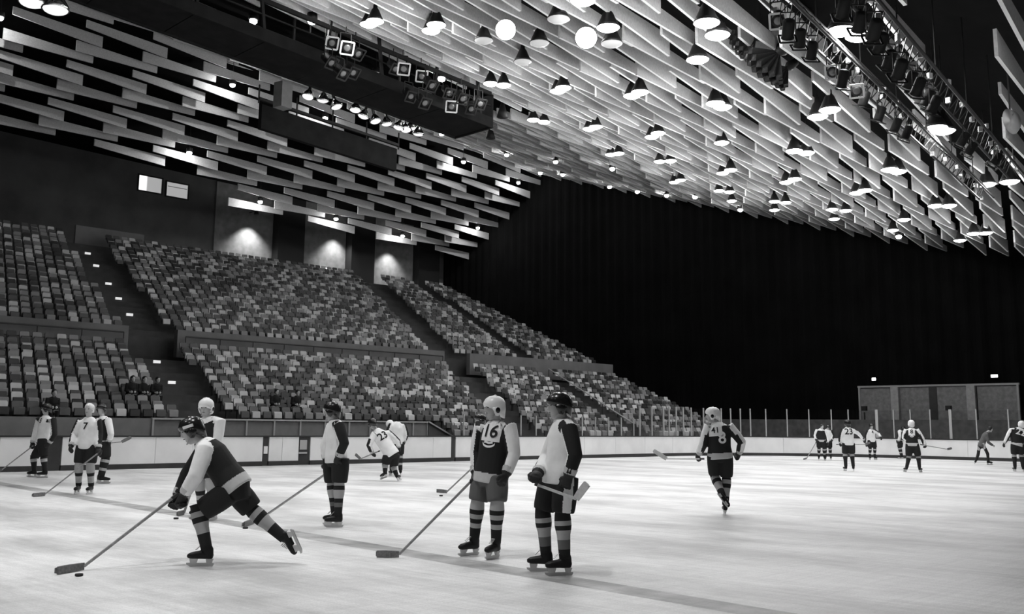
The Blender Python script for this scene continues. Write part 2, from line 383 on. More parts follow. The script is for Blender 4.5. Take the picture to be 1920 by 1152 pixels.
# seats: 300 nearest as single things, the rest joined
TON = [mat('seat_tone_%d' % i, v, .45, .06, 4) for i, v in enumerate((.03, .09, .27, .6))]
def seat_back(mb, o=Vector((0, 0, 0)), m=0):
    return mb.add([o+Vector(q) for q in ((-.18, .20, .52), (.18, .20, .52), (.185, .27, .80), (.15, .275, .845), (-.15, .275, .845), (-.185, .27, .80), (-.18, .25, .52), (.18, .25, .52), (.185, .32, .80), (.15, .325, .845), (-.15, .325, .845), (-.185, .32, .80))],
                  [(0, 1, 2, 3, 4, 5), (11, 10, 9, 8, 7, 6), (1, 7, 8, 2), (2, 8, 9, 3), (3, 9, 10, 4), (4, 10, 11, 5), (5, 11, 6, 0)], m)
def seat_pan(mb, o=Vector((0, 0, 0)), m=0):
    return mb.add([o+Vector(q) for q in ((-.17, .04, .40), (.17, .04, .40), (.175, .06, .62), (-.175, .06, .62), (-.17, .12, .38), (.17, .12, .38), (.175, .13, .655), (-.175, .13, .655))],
                  [(0, 1, 2, 3), (7, 6, 5, 4), (0, 4, 5, 1), (1, 5, 6, 2), (2, 6, 7, 3), (3, 7, 4, 0)], m)
MPD = [MB().box((0, .03, .32), (.40, .32, .05)).mesh('seat_pan', m) for m in TON]
MBK = [seat_back(MB()).mesh('backrest', m) for m in TON]; MPN = [seat_pan(MB()).mesh('seat_pan', m) for m in TON]
fr = MB(); fr.box((0, .2, .26), (.10, .08, .52)); fr.box((0, .2, .36), (.34, .03, .05)); fr.box((0, .18, .01), (.2, .16, .02)); MFR = fr.mesh('seat_frame', M_DARK)
rng = random.Random(3); allseats = []
for tier in (0, 1):
    rows = range(-2, 10) if tier == 0 else range(20)
    for k in rows:
        y = (34.5+.8*k) if tier == 0 else 43.75+.8*k; z = 1.28+.32*k if tier == 0 else 5.3+.34*k
        x = (30.8 if (tier == 0 and k < 0) else 5.0) + .25*(k % 2)
        al = aisle(y); pos = {}
        while x < 53.6:
            if all(abs(x-c) > hw+.22 for c, hw in al):
                blk = sum(x > c for c, hw in al); pos.setdefault(blk, []).append(x)
            x += .49
        for blk, L in pos.items():
            if blk == 0: L = L[::-1]
            for q, xx in enumerate(L): allseats.append((tier, k, blk, q, xx, y, z))
def tone(tier):
    a = rng.random(); return 0 if a < .2 else 1 if a < .53 else 2 if a < .82 else 3
single = []
for t in allseats:
    X, Y = to_px(Vector((t[4], t[5], t[6]+.7)))
    if t[0] == 0 and -10 < X < 1010 and t[1] < 5: single.append((depth_of(Vector(t[4:7]))+t[1]*2.5, t))
single.sort(key=lambda a: a[0]); single = {t: 1 for D, t in single[:300]}
rest = {0: MB(), 1: MB()}; SEATS = []
BLK = ['left of the first aisle', 'right of the first aisle', 'right of the second aisle', 'past the far stair rail']
RN = {-2: 'lowest front row', -1: 'second lowest front row', 0: 'row one above the bench wall', 1: 'row two above the bench wall', 2: 'row three above the bench wall', 3: 'row four above the bench wall', 4: 'row five above the bench wall'}
for t in allseats:
    tier, k, blk, q, x, y, z = t; a, b = tone(tier), tone(tier)
    if t in single:
        o = link('arena_seat', MFR, None, (x, y, z))
        tag(o, 'folding seat, %s, %s seat %s' % (RN[k], ordn(q+1), BLK[blk]), 'seat', 'folding seats in the lower stand')
        link('backrest', MBK[a], o); SEATS.append((k, x, link('seat_pan', MPN[b], o), b))
    else:
        o = Vector((x, y, z)); seat_back(rest[tier], o, a); seat_pan(rest[tier], o, b)
tag(rest[0].build('arena_seat', TON), 'many folding seats filling the upper rows of the lower stand', 'seat', kind='stuff')
tag(rest[1].build('arena_seat', TON), 'many dim folding seats filling the upper stand', 'seat', kind='stuff')
# aisle step markers: white plates, slight glow stands in for reflected light
M_MARK = mat('step_marker_white', .8, .5, emit=.25)
mk = [(146, 475), (167, 501), (189, 528), (212, 557), (238, 587), (316, 683), (350, 723)]
for k, (x, y) in enumerate(mk):
    # walk up the aisle until the pixel height matches
    best = None
    for r in list(range(0, 10)) + list(range(100, 120)):
        yy = 34.4+.8*r if r < 100 else 43.6+.8*(r-100); zz = 1.28+.32*r if r < 100 else 5.3+.34*(r-100)
        q = Vector((aisle(yy)[0][0], yy-.03, zz-.1)); e = abs(to_px(q)[1]-y)
        if best is None or e < best[0]: best = (e, q)
    o = MB().box((0, 0, 0), (.32, .05, .12)).build('step_marker', M_MARK, None, False, best[1])
    tag(o, 'small white step marker on the first aisle stairs, %s from the top' % ordn(k+1), 'step marker', 'step markers on the first aisle')
# ------------------------------------------------------------------ back wall details
M_LIT = mat('window_lit', .7, .5, emit=.13); M_LIT2 = mat('window_lit_bright', .9, .5, emit=.4)
def wall_q(x0, y0, x1, y1, wl=WB-.02):
    p, q = on_plane(x0, y0, Vector((0, wl, 0)), Vector((0, 1, 0))), on_plane(x1, y1, Vector((0, wl, 0)), Vector((0, 1, 0))); return p, q
for nme, (x0, y0, x1, y1), br in (('window_1', (261, 330, 302, 362), True), ('window_2', (313, 343, 351, 372), False)):
    p, q = wall_q(x0, y0, x1, y1); c = (p+q)/2; W_, H_ = abs(q.x-p.x), 1.15 if br else 1.1
    c.z = on_plane((x0+x1)/2, (y0+y1)/2, Vector((0, WB, 0)), Vector((0, 1, 0))).z
    o = struct(MB().box((0, 0, H_/2+.05), (W_+.2, .12, .1)).box((0, 0, -H_/2-.05), (W_+.2, .12, .1)).box((W_/2+.05, 0, 0), (.1, .12, H_)).box((-W_/2-.05, 0, 0), (.1, .12, H_)).build(nme, M_BLACK, None, False, c))
    MB().box((0, .02, 0), (W_, .02, H_)).build('pane', M_LIT, o)
    if br: MB().box((-W_*.32, -.02, 0), (W_*.33, .02, H_)).build('blind', M_LIT2, o)
    else:
        MB().box((0, -.02, H_*.2), (W_*.9, .03, .05)).build('glazing_bar', M_POST, o)
# columns and bays on the back wall
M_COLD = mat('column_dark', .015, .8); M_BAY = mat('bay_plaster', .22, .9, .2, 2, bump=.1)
for k, x in enumerate((541, 676, 800, 905)):
    p = on_plane(x, 440, Vector((0, WB-.6, 0)), Vector((0, 1, 0)))
    struct(MB().box((0, 0, 0), (2.6, 1.0, 17), ).build('wall_column', M_COLD, None, False, (p.x, WB-.6, 20)))
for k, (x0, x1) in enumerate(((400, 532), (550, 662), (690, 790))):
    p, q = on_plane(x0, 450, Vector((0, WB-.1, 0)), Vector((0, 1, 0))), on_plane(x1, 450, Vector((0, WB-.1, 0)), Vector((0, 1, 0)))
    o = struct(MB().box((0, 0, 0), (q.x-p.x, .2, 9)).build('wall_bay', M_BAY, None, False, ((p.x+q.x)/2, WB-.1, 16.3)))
p = on_plane(607, 500, Vector((0, WB-.2, 0)), Vector((0, 1, 0)))
do = struct(MB().box((0, -.05, 0), (2.6, .15, 2.6)).build('door_1', M_BLACK, None, False, (p.x, WB-.2, 13.2)))
MB().box((0, -.2, 1.62), (.45, .12, .3)).build('exit_light', mat('sign_glow', .9, .5, emit=3), do)
pw = on_plane(206, 461, Vector((0, 60.4, 0)), Vector((0, 1, 0)))
MB().box((pw.x, 60.5, 12.5), (4.3, .2, 1.3)).build('wall_segment', M_BAND, WST)
sp = [((480, 416), 480, 60), ((640, 440), 640, 50), ((742, 466), 742, 45)]
for (x, y), xx, wt in sp:
    p = on_plane(x, y, Vector((0, WB-1.3, 0)), Vector((0, 1, 0)))
    o = empty('downlight', p + Vector((0, 0, .6)), 'small downlight washing the back wall bay %s' % {480: 'left of the first dark column', 640: 'between the two dark columns', 742: 'right of the second dark column'}[xx], 'lamp')
    MB().lathe((0, 0, 0), [(.08, .3), (.16, .28), (.2, 0), (.17, .02), (.05, .22)], 12).build('housing', M_BLACK, o)
    MB().lathe((0, 0, .03), [(.16, 0), (.16, .02)], 12).build('lens', M_GLOW, o)
    MB().tube([(0, 0, .3), (0, 1.2, .3)], .03, 6).build('bracket', M_BLACK, o)
    plight('downlight_beam', p + Vector((0, 0, .5)), wt*12, .12, o, 95, .8, p + Vector((0, .5, -5)))
# ------------------------------------------------------------------ end wall: low wall, big doors, exit signs
ew = struct(MB().box((62.2, 21, 1.05), (.2, 76, 2.1)).build('wall_low', mat('low_wall_grey', .11, .8, .3, 3)))
M_DOOR = mat('door_grey', .20, .7, .25, 4, bump=.1); M_PIL = mat('pillar_grey', .36, .8, .15, 5); M_TRIM = mat('door_trim', .35, .5)
XW = UE-.35
def ewp(x, y): return on_plane(x, y, Vector((XW, 0, 0)), Vector((1, 0, 0)))
y0, y1 = ewp(1613, 760).y, ewp(1911, 760).y; H = 4.25
dr = struct(empty('door_2', (XW, 0, 0)))
MB().box((0, (y0+y1)/2, H+.06), (.2, abs(y0-y1)+.2, .12)).build('lintel', M_TRIM, dr)
for y in (y0, y1): MB().box((0, y, H/2), (.2, .12, H)).build('jamb', M_TRIM, dr)
pl = [(1674, 1688), (1816, 1832)]; ed = [y0]
for a, b in pl:
    ya, yb = ewp(a, 760).y, ewp(b, 760).y; MB().box((-.12, (ya+yb)/2, H/2), (.3, abs(ya-yb), H)).build('pillar', M_PIL, dr); ed += [ya, yb]
ed.append(y1)
for a, b in ((ed[0], ed[1]), (ed[2], ed[3]), (ed[4], ed[5])):
    lower = a != ed[2]
    if lower:
        MB().box((0.05, (a+b)/2, 2.95), (.1, abs(a-b)-.1, 2.5)).build('door_panel', M_DOOR, dr); MB().box((0.05, (a+b)/2, .8), (.1, abs(a-b)-.1, 1.6)).build('door_panel', M_DOOR, dr)
    else:
        m_ = (a+b)/2
        for s_ in (-1, 1): MB().box((.05, m_+s_*abs(a-b)/4, H/2), (.1, abs(a-b)/2-.04, H-.05)).build('door_panel', M_DOOR, dr)
        MB().box((-.02, m_, H/2+.6), (.06, .5, H-1.3)).build('astragal', M_KICK, dr)
for (x, y), wdt, em, lab in (((1639, 711.5), .30, 4, 'bright white lit exit sign above the left door panel'), ((1865, 705.5), .44, 1.2, 'dimmer grey lit exit sign above the right door panel')):
    p = ewp(x, y); o = MB().box((0, 0, 0), (.1, wdt, .21)).build('exit_sign', M_BLACK, None, False, p); tag(o, lab, 'sign')
    MB().box((-.055, 0, 0), (.02, wdt-.04, .17)).build('sign_face', mat('sign_face_%d' % (em*10), .9, .5, emit=em), o)
    MB().box((.2, 0, 0), (.4, .05, .05)).build('bracket', M_BLACK, o)
for k, x in enumerate((1636, 1793)):
    p = ewp(x, 775); o = empty('work_lamp', (XW-1.2, p.y, 0), 'dark boxy lamp on thin stand before the big doors, %s one' % ('left' if k == 0 else 'right'), 'lamp stand')
    MB().box((0, 0, 2.85), (.25, .32, .3)).build('lamp_head', M_BLACK, o); MB().tube([(0, 0, 0), (0, 0, 2.6)], .05, 8).build('pole', M_BLACK, o); MB().box((0, 0, .03), (.6, .6, .06)).build('base', M_BLACK, o)
# ------------------------------------------------------------------ ceiling lamps
pb0 = oB + Vector((0, 0, -.45))
prof_sh = [(.05, .62), (.075, .60), (.08, .48), (.14, .40), (.20, .25), (.27, .10), (.325, 0)]
def bell(r=1.0):
    out = MB().lathe((0, 0, 0), [(a*r, b*r) for a, b in prof_sh] + [(.31*r, .0), (.255*r, .1*r), (.19*r, .24*r), (.10*r, .36*r)], 18)
    return out.mesh('lamp_shade', M_SHADE, True)
ME_BELL = bell()
_lp = [(.31, .01), (.30, -.01), (.22, -.06), (.11, -.085), (.01, -.09)]
ME_REFL = MB().lathe((0, 0, 0), _lp, 18).mesh('lens', M_REFL, True)
ME_REFD = MB().lathe((0, 0, 0), _lp, 18).mesh('lens', M_REFD, True)
ME_CABLE = MB().tube([(0, 0, .6), (0, 0, 2.9)], .014, 6).mesh('cable', M_BLACK)
LIT = [(691, 46), (703, 40), (808, 58), (818, 47), (920, 157), (944, 160), (1046, 171), (1056, 165), (1185, 180), (1200, 173), (1093, 2), (1140, 52), (1325, 43), (1345, 66), (1308, 112), (1341, 194), (1355, 201), (1222, 257), (1234, 250), (1000, 225), (1020, 229), (1105, 242), (1117, 238), (1353, 268), (1145, 290), (1160, 288), (1237, 303), (1257, 302), (1264, 342), (1276, 338), (1355, 325), (1370, 319), (1348, 358), (1368, 360), (1372, 377), (1452, 378), (1473, 380), (1452, 394), (1489, 283), (1512, 287), (1474, 342), (1490, 336), (1560, 393), (1586, 395), (1564, 411), (1606, 362), (1622, 357), (1668, 318), (1684, 322), (1695, 412), (1674, 432), (1533, 219), (1556, 206), (1754, 386), (1779, 386), (1800, 451), (1826, 438), (1848, 437), (1850, 346), (1893, 341), (1755, 240), (1770, 246), (1577, 58), (1612, 68)]
DIMM = [(907, 76), (980, 116), (1011, 81), (1047, 36), (1147, 82)]; GLARE = [(948, 56), (1099, 71)]
XTRA_FILL = [(4, 7), (11, 6), (3, 13), (14, 12), (3, 22), (9, 18), (16, 19), (11, 25), (14, 28), (-1, 26), (21, 4), (24, 7), (-4, 5), (-3, 14), (6, -3), (16, -2), (-9, 3), (-2, -5), (8, -9)]  # unseen lamps added to brighten near ice, left boards and the players' fronts
lst = sorted([(x, y, 1) for x, y in LIT] + [(x, y, 0) for x, y in DIMM] + [(x, y, 2) for x, y in GLARE]); nl = nd = ng = 0
PLACED = []
def pendant(x, y, kind, label, p=None, cat='lamp', grp='bell pendant lamps under the baffles'):
    p = p or on_plane(x, y, pb0, nB); D = depth_of(p)
    while any((p-q).length < .68 for q in PLACED): D += .2; p = at_depth(x, y, D)
    PLACED.append(p)
    o = empty('pendant_lamp', p, label, cat, grp)
    link('lamp_shade', ME_BELL, o); link('lens', ME_REFD if kind == 0 else ME_REFL, o); link('cable', ME_CABLE, o)
    return o, p
def lamp_lights(p, o, spill=1, kw=1.0):
    if spill: plight('lamp_spill', p + Vector((0, 0, -.16)), SPILL_W, .25, o)
    plight('lamp_beam', p + Vector((0, 0, -.14)), LAMP_W if spill else NEAR_W*kw, .25, o, 92 if spill else 112, 1.0)
for x, y, kd in lst:
    if kd == 1: nl += 1; lab = 'glowing bell pendant lamp under the baffles, %s glowing one from left' % ordn(nl)
    elif kd == 0: nd += 1; lab = 'dim dark bell pendant lamp under the baffles, %s dim one from left' % ordn(nd)
    else: ng += 1; lab = 'dazzling bell lamp tilted at the viewer, %s of the two' % ('left' if ng == 1 else 'right')
    o, p = pendant(x, y, kd, lab)
    if kd == 2:
        d = (EYEP-p).normalized(); o.rotation_euler = Vector((0, 0, -1)).rotation_difference(d).to_euler()
    if kd == 1: lamp_lights(p, o)
for kx, (x, y) in enumerate(XTRA_FILL):
    p = Vector((x, y, 0)); p.z = pb0.z - ((p.x-pb0.x)*nB.x + (p.y-pb0.y)*nB.y)/nB.z; p.z = max(p.z, 12.5)
    o, p = pendant(0, 0, 1, 'added unseen bell lamp brightening the near ice and players, %s of nineteen' % ordn(kx+1), p); lamp_lights(p, o, 0, 2.0 if kx >= 14 else .7 if p.y > 21 else 1.0)
for k, (x, y) in enumerate(((942, 220), (920, 260))):
    p = on_plane(x, y, oB + Vector((0, 0, -.7)), nB); o = empty('cone_speaker', p, 'small dark cone hanging under the far baffles, %s one' % ('upper right' if k == 0 else 'lower left'), 'speaker')
    MB().lathe((0, 0, 0), [(.3, 0), (.2, .35), (.08, .75), (.05, .9)], 12).build('cone', M_BLACK, o, True); MB().tube([(0, 0, .9), (0, 0, 1.5)], .03, 6).build('cable', M_BLACK, o)
# small round bulbs on the descending baffles and along the far edge
ME_DL = MB().lathe((0, 0, 0), [(.10, .3), (.2, .26), (.22, .02), (.2, 0)], 14).mesh('housing', M_SHADE, True)
ME_DLB = MB().ball((0, 0, .0), (.17, .17, .13), 12).mesh('bulb', M_BULB, True)
ME_DC = MB().tube([(0, 0, .3), (0, 0, 2.2)], .02, 6).mesh('cable', M_BLACK)
onA = [(436, 160), (355, 287), (488, 379), (630, 411), (755, 443), (869, 304), (972, 343), (896, 428), (610, 222), (0, 34)]
onB = [(475, 40), (705, 140), (585, 40), (828, 148), (1013, 325), (1055, 328), (1042, 304), (950, 291), (1143, 351), (1148, 317), (1195, 360), (1250, 367), (1303, 370), (1388, 394), (1685, 444), (828, 252)]
small = sorted([(x, y, 'A') for x, y in onA] + [(x, y, 'B') for x, y in onB])
for k, (x, y, wh) in enumerate(small):
    if wh == 'A':
        p = on_plane(x, y, oA + Vector((0, 0, .25)), nA); d = (EYEP-p).normalized(); p = p + Vector((d.x, d.y, 0)).normalized()*.55
        p = at_depth(x, y, depth_of(p))
    else: p = on_plane(x, y, oB + Vector((0, 0, -.25)), nB)
    o = empty('downlight', p, 'small round glowing bulb among the baffles, %s small bulb from left' % ordn(k+1), 'lamp', 'small round bulbs in the ceiling')
    link('housing', ME_DL, o, Vector((0, 0, .06))); link('bulb', ME_DLB, o); link('cable', ME_DC, o)
    plight('bulb_light', p + Vector((0, 0, -.16)), BULB_W if wh == 'A' else BULB_W*.12, .1, o)
# ------------------------------------------------------------------ stage lighting catwalk
CE = at_depth(853, 257, 45.7); CN = at_depth(440, 108, 37.7); cdv = (CN-CE).normalized(); cn = Vector((cdv.y, -cdv.x, 0)).normalized()
if cn.y > 0: cn = -cn
CL = 46.0; CW = 2.4; UPV = cdv.cross(cn); UPV = UPV if UPV.z > 0 else -UPV
cw = empty('catwalk', CE, 'long dark lighting catwalk with railing hung below the ceiling ridge', 'catwalk')
def cp(a, b, c): return cdv*a + cn*b + Vector((0, 0, c))
def slab(mb, a0, a1, b0, b1, c0, c1):
    vs = [cp(a, b, c) for c in (c0, c1) for a, b in ((a0, b0), (a1, b0), (a1, b1), (a0, b1))]
    return mb.add(vs, [(3, 2, 1, 0), (4, 5, 6, 7), (0, 1, 5, 4), (1, 2, 6, 5), (2, 3, 7, 6), (3, 0, 4, 7)])
M_CAT = mat('catwalk_paint', .014, .8, .3, 2, spec=.15)
for k in range(16): slab(MB(), k*CL/16+.02, (k+1)*CL/16-.02, 0, CW, 0, .1).build('deck_plate', M_CAT, cw)
slab(MB(), 0, CL, -.08, .02, -.06, .5).build('side_girder', M_CAT, cw); slab(MB(), 0, CL, CW-.02, CW+.08, -.06, .42).build('side_girder', M_CAT, cw)
slab(MB(), -.1, 0, -.08, CW+.08, -.06, 1.5).build('end_plate', M_CAT, cw)
for b in (.0, CW):
    slab(MB(), 0, CL, b-.06, b+.06, 1.45, 1.62).build('top_rail', M_BLACK, cw); slab(MB(), 0, CL, b-.03, b+.03, .95, 1.0).build('mid_rail', M_BLACK, cw)
for k in range(17):
    a = .6+k*2.75; MB().bar(cp(a, CW, .3), cp(a+(-.25 if k % 2 else .3), CW, 2.5), .11).build('post', M_BLACK, cw)
    if k % 2: MB().bar(cp(a, 0, .3), cp(a, 0, 2.9), .09).build('post', M_BLACK, cw)
    if k % 3 == 0: MB().bar(cp(a, CW/2, 1.6), cp(a, CW/2, 5.0), .05).build('hanger', M_BLACK, cw)
# lamp bar slung under the back edge
def cat_px(px, below, off=-.15):            # point under the catwalk back edge seen at this pixel column
    best = None
    for k in range(0, 600):
        q = CE + cp(k*.06, off, below); e = abs(to_px(q)[0]-px)
        if best is None or e < best[0]: best = (e, q)
    return best[1]
qa, qb = cat_px(790, -.55), cat_px(528, -.55)
lb = empty('lamp_bar', qa, 'dark lighting bar slung under the catwalk, grey box at its near end', 'lamp bar')
MB().bar(-cn*1.7, qb-qa-cn*1.7, .12).build('bar', M_BLACK, lb); MB().box(qb-qa+Vector((.1, 0, -.25)), (.55, .5, 1.05), 0, Matrix.Rotation(.15, 3, 'Z')).build('junction_box', mat('junction_grey', .22, .7, .1, 5), lb)
slab(MB(), (CE-qa).length, (CE-qa).length+.1, 0, .1, 0, .1)
for k in range(5):
    q = (qb-qa)*(k/4) - cn*1.7; MB().bar(q+Vector((0, 0, -.2)), q+Vector((0, 0, .6)), .05).build('hanger', M_BLACK, lb)
MB().add([q for t in (0, 1) for q in ((qb-qa)*t*.97 - cn*1.8 + Vector((0, 0, -.15)), (qb-qa)*t*.97 - cn*1.8 + Vector((0, 0, -1.2)), (qb-qa)*t*.97 - cn*2.05 + Vector((0, 0, -1.2)), (qb-qa)*t*.97 - cn*2.05 + Vector((0, 0, -.15)))],
         [(0, 1, 2, 3), (7, 6, 5, 4), (0, 4, 5, 1), (1, 5, 6, 2), (2, 6, 7, 3), (3, 7, 4, 0)]).build('cable_tray', M_CAT, lb)
SPOTS = []
M_CHR = mat('flood_chrome', .75, .18, metal=1); M_FLOOD = mat('flood_glass', .8, .2, emit=.35)
ME_FB = MB().lathe((0, 0, 0), [(.07, .32), (.12, .26), (.26, .06), (.28, -.02), (.25, .0)], 16).mesh('reflector', M_CHR, True)
ME_FG = MB().ball((0, 0, 0), (.24, .24, .12), 14).mesh('flood_lens', M_FLOOD, True)
ME_FC = MB().tube([(0, 0, .3), (0, 0, .62)], .07, 8).mesh('cap', M_CHR)
fpx = [(577, 181), (605, 188), (631, 200), (666, 206), (681, 218), (704, 227), (725, 232), (747, 239), (761, 243), (772, 240), (784, 251)]
for k, (x, y) in enumerate(fpx):
    q = cat_px(x, -1.0, -.55); D = depth_of(q); p = at_depth(x, y, D)
    while any((p-q).length < .62 for q in SPOTS): D += .1; p = at_depth(x, y, D)
    SPOTS.append(p)
    o = empty('flood_lamp', p, 'round silvery floodlight hung under the catwalk, %s from left' % ordn(k+1), 'spotlight', 'floodlights under the catwalk')
    link('reflector', ME_FB, o); link('flood_lens', ME_FG, o); link('cap', ME_FC, o)
    MB().bar((0, 0, .6), (0, 0, .8), .03).build('hanger', M_BLACK, o)
    d = (EYEP-p).normalized(); o.rotation_euler = (.25*math.sin(k*2.1), .25*math.cos(k*1.7), 0)
for k, (x, y) in enumerate(((60, 4), (104, 17))):
    p = at_depth(x, y, 30); o = empty('flood_lamp', p, 'large round floodlight at the near end of the catwalk, %s' % ('cut by the picture edge' if k == 0 else 'fully in view'), 'spotlight')
    m1 = MB().lathe((0, 0, 0), [(.12, .5), (.2, .42), (.40, .08), (.42, -.02), (.38, .0)], 18).build('reflector', M_CHR, o, True); MB().ball((0, 0, 0), (.38, .38, .16), 16).build('flood_lens', M_FLOOD, o, True)
    MB().bar((0, 0, .5), (0, 0, 1.6), .05).build('hanger', M_BLACK, o)
# stage spotlights
def spot_meshes():
    h = MB().tube([(0, 0, .30), (0, 0, .26), (0, 0, -.20), (0, 0, -.26)], [.10, .17, .17, .19], 14).mesh('housing', M_BLACK, True)
    f = MB()
    for a, b in (((-.23, -.23), (.23, -.23)), ((.23, -.23), (.23, .23)), ((.23, .23), (-.23, .23)), ((-.23, .23), (-.23, -.23))): f.bar((a[0], a[1], -.29), (b[0], b[1], -.29), .06, .03)
    l = MB().ball((0, 0, -.25), (.13, .13, .04), 12).mesh('lens', mat('spot_lens', .15, .1, spec=.8), True)
    y = MB().bar((-.2, 0, 0), (-.2, 0, .5), .03).bar((.2, 0, 0), (.2, 0, .5), .03).bar((-.2, 0, .5), (.2, 0, .5), .03).bar((0, 0, .5), (0, 0, .75), .03)
    return h, f.mesh('colour_frame', mat('frame_white', .7, .5)), l, y.mesh('yoke', M_BLACK), f.mesh('colour_frame', M_BLACK)
SPM = spot_meshes()
def stage_spot(p, aim, label, grp, white, sc_=1.0):
    X, Y = to_px(p); D = depth_of(p)
    while any((p-q).length < 1.06*sc_+.02 for q in SPOTS): D -= .1; p = at_depth(X, Y, D)
    SPOTS.append(p)
    o = empty('stage_spotlight', p, label, 'spotlight', grp); R = (Vector(aim)-p).to_track_quat('-Z', 'Y')
    for nme, m in zip(('housing', 'colour_frame', 'lens'), (SPM[0], SPM[1] if white else SPM[4], SPM[2])):
        c = link(nme, m, o); c.rotation_euler = R.to_euler(); c.scale = (sc_,)*3
    c = link('yoke', SPM[3], o); c.rotation_euler = (0, 0, R.to_euler().z); c.scale = (sc_,)*3; return o
spx = [(620, 78, 1), (615, 112, 0), (637, 132, 0), (648, 87, 1), (657, 131, 0), (666, 95, 0), (737, 124, 0), (755, 127, 1), (766, 176, 0), (789, 141, 1), (792, 188, 0), (805, 155, 0), (838, 170, 0), (845, 198, 1), (864, 180, 0), (880, 200, 0), (897, 190, 0)]
for k, (x, y, wh) in enumerate(spx):
    best = min((abs(to_px(CE+cp(a*.06, CW, 1.5))[0]-x), a) for a in range(-30, 600)); q = CE + cp(best[1]*.06, CW+.85, 1.5)
    p = at_depth(x, y, depth_of(q)); stage_spot(p, EYEP.lerp(Vector((25, 15, 0)), .5 if wh else .95), 'stage spotlight on the catwalk rail, %s from left, %s' % (ordn(k+1), 'with pale square frame' if wh else 'all dark'), 'stage spotlights on the catwalk', wh)
# ------------------------------------------------------------------ two lighting trusses under the near baffles
def truss(px0, px1, drop, label, seed):
    p0 = oB + Vector((0, 0, -drop)); a, b = on_plane(*px0, p0, nB), on_plane(*px1, p0, nB); o = empty('lighting_truss', a, label, 'truss'); d = b-a; L = d.length; t = d/L
    sd = Vector((-t.y, t.x, 0)).normalized()*.22
    for q in (sd, -sd): MB().tube([q, q+d], .035, 6).build('chord', M_DARK, o)
    MB().tube([Vector((0, 0, .38)), Vector((0, 0, .38))+d], .035, 6).build('chord', M_DARK, o)
    lc = MB(); n = int(L/.5)
    for k in range(n):
        q = t*(k*.5)
        for s_ in (sd, -sd): lc.bar(q+s_, q+t*.25+Vector((0, 0, .38)), .02).bar(q+t*.25+Vector((0, 0, .38)), q+t*.5+s_, .02)
    tag(lc.build('lacing', M_DARK, o), kind='stuff')
    for k in range(int(L/3)+1): MB().tube([t*(k*3)+Vector((0, 0, .38)), t*(k*3)+Vector((0, 0, 2.6))], .015, 5).build('hanger', M_BLACK, o)
    rg = random.Random(seed); cl = MB()
    for k in range(int(L/.8)): cl.box(t*(k*.8+rg.random()*.4)+Vector((rg.uniform(-.2, .2), rg.uniform(-.2, .2), rg.uniform(-.15, .3))), (.1, .07, .12), 0, Matrix.Rotation(rg.random()*3, 3, 'Z'))
    tag(cl.build('clamps', M_STEEL, o), kind='stuff'); return a, t, L
a1, t1, L1 = truss((1425, -30), (1850, 372), 1.0, 'dark lighting truss with pale square frames over the ice, left one', 1)
a2, t2, L2 = truss((1590, -30), (1905, 330), 1.0, 'dark lighting truss crowded with clamps and spotlights, right one', 2)
k1 = k2 = 0
for a_, t_, L_, xs, nm in ((a1, t1, L1, [(1459, 34, 1), (1478, 55, 0), (1500, 72, 0), (1522, 95, 0), (1562, 132, 1), (1580, 148, 0), (1607, 168, 1), (1620, 186, 0), (1650, 214, 0), (1680, 236, 0), (1700, 250, 0)], 'left'),
                           (a2, t2, L2, [(1582, 15, 0), (1612, 42, 0), (1640, 56, 0), (1652, 80, 0), (1668, 112, 0), (1688, 130, 0), (1707, 150, 0), (1722, 163, 0), (1740, 184, 0), (1752, 196, 0), (1806, 262, 0), (1820, 280, 0), (1868, 300, 0)], 'right')):
    for k, (x, y, wh) in enumerate(xs):
        p0 = oB + Vector((0, 0, -1.52)); p = on_plane(x, y, p0, nB)
        stage_spot(p, EYEP.lerp(Vector((25, 15, 0)), .3 if wh else .9), 'stage spotlight under the %s truss, %s from top, %s' % (nm, ordn(k+1), 'with pale square frame' if wh else 'all dark'), 'stage spotlights on the two trusses', wh, .62)
# multicell horn loudspeakers
def horn(px, py, D, ang, sz, label):
    o = empty('horn_loudspeaker', at_depth(px, py, D), label, 'loudspeaker'); c0 = Vector((0, 0, 0))
    rt = wv((1, 0, 0)); fw_ = wv((0, 0, 1)); upv = Vector((0, 0, 1)); a0 = math.radians(ang)
    ax = (rt*math.cos(a0) + upv*math.sin(a0) - fw_*.35).normalized(); sw = ax.cross(fw_).normalized(); th = ax.cross(sw).normalized()
    for r in range(2):
        for k in range(6):
            a = math.radians((k-2.5)*13); b = math.radians((r-.5)*16)
            d = (ax*math.cos(a)+sw*math.sin(a)).normalized(); d = (d*math.cos(b)+th*math.sin(b)).normalized()
            MB().tube([c0 + d*.12*sz, c0 + d*.5*sz, c0 + d*sz, c0+d*.95*sz], [(.02*sz, .02*sz), (.06*sz, .08*sz), (.11*sz, .14*sz), (.095*sz, .125*sz)], 4, 0, [sw]*4).build('horn_cell', M_HORN, o)
    MB().tube([c0 - ax*.45*sz, c0 - ax*.1*sz, c0 + ax*.15*sz], [.16*sz, .2*sz, .08*sz], 12).build('driver', M_BLACK, o, True)
    MB().bar(c0 - ax*.2*sz, c0 - ax*.2*sz + Vector((0, 0, 2.2)), .04).build('hanger', M_BLACK, o)
M_HORN = mat('horn_grey', .025, .5)
horn(1418, 70, 25.5, 215, .75, 'upper fan-shaped dark multicell horn loudspeaker left of the trusses'); horn(1462, 96, 25.0, 225, .95, 'large middle fan-shaped multicell horn loudspeaker left of the trusses'); horn(1478, 126, 26.0, 220, .7, 'lower fan-shaped multicell horn loudspeaker left of the trusses')
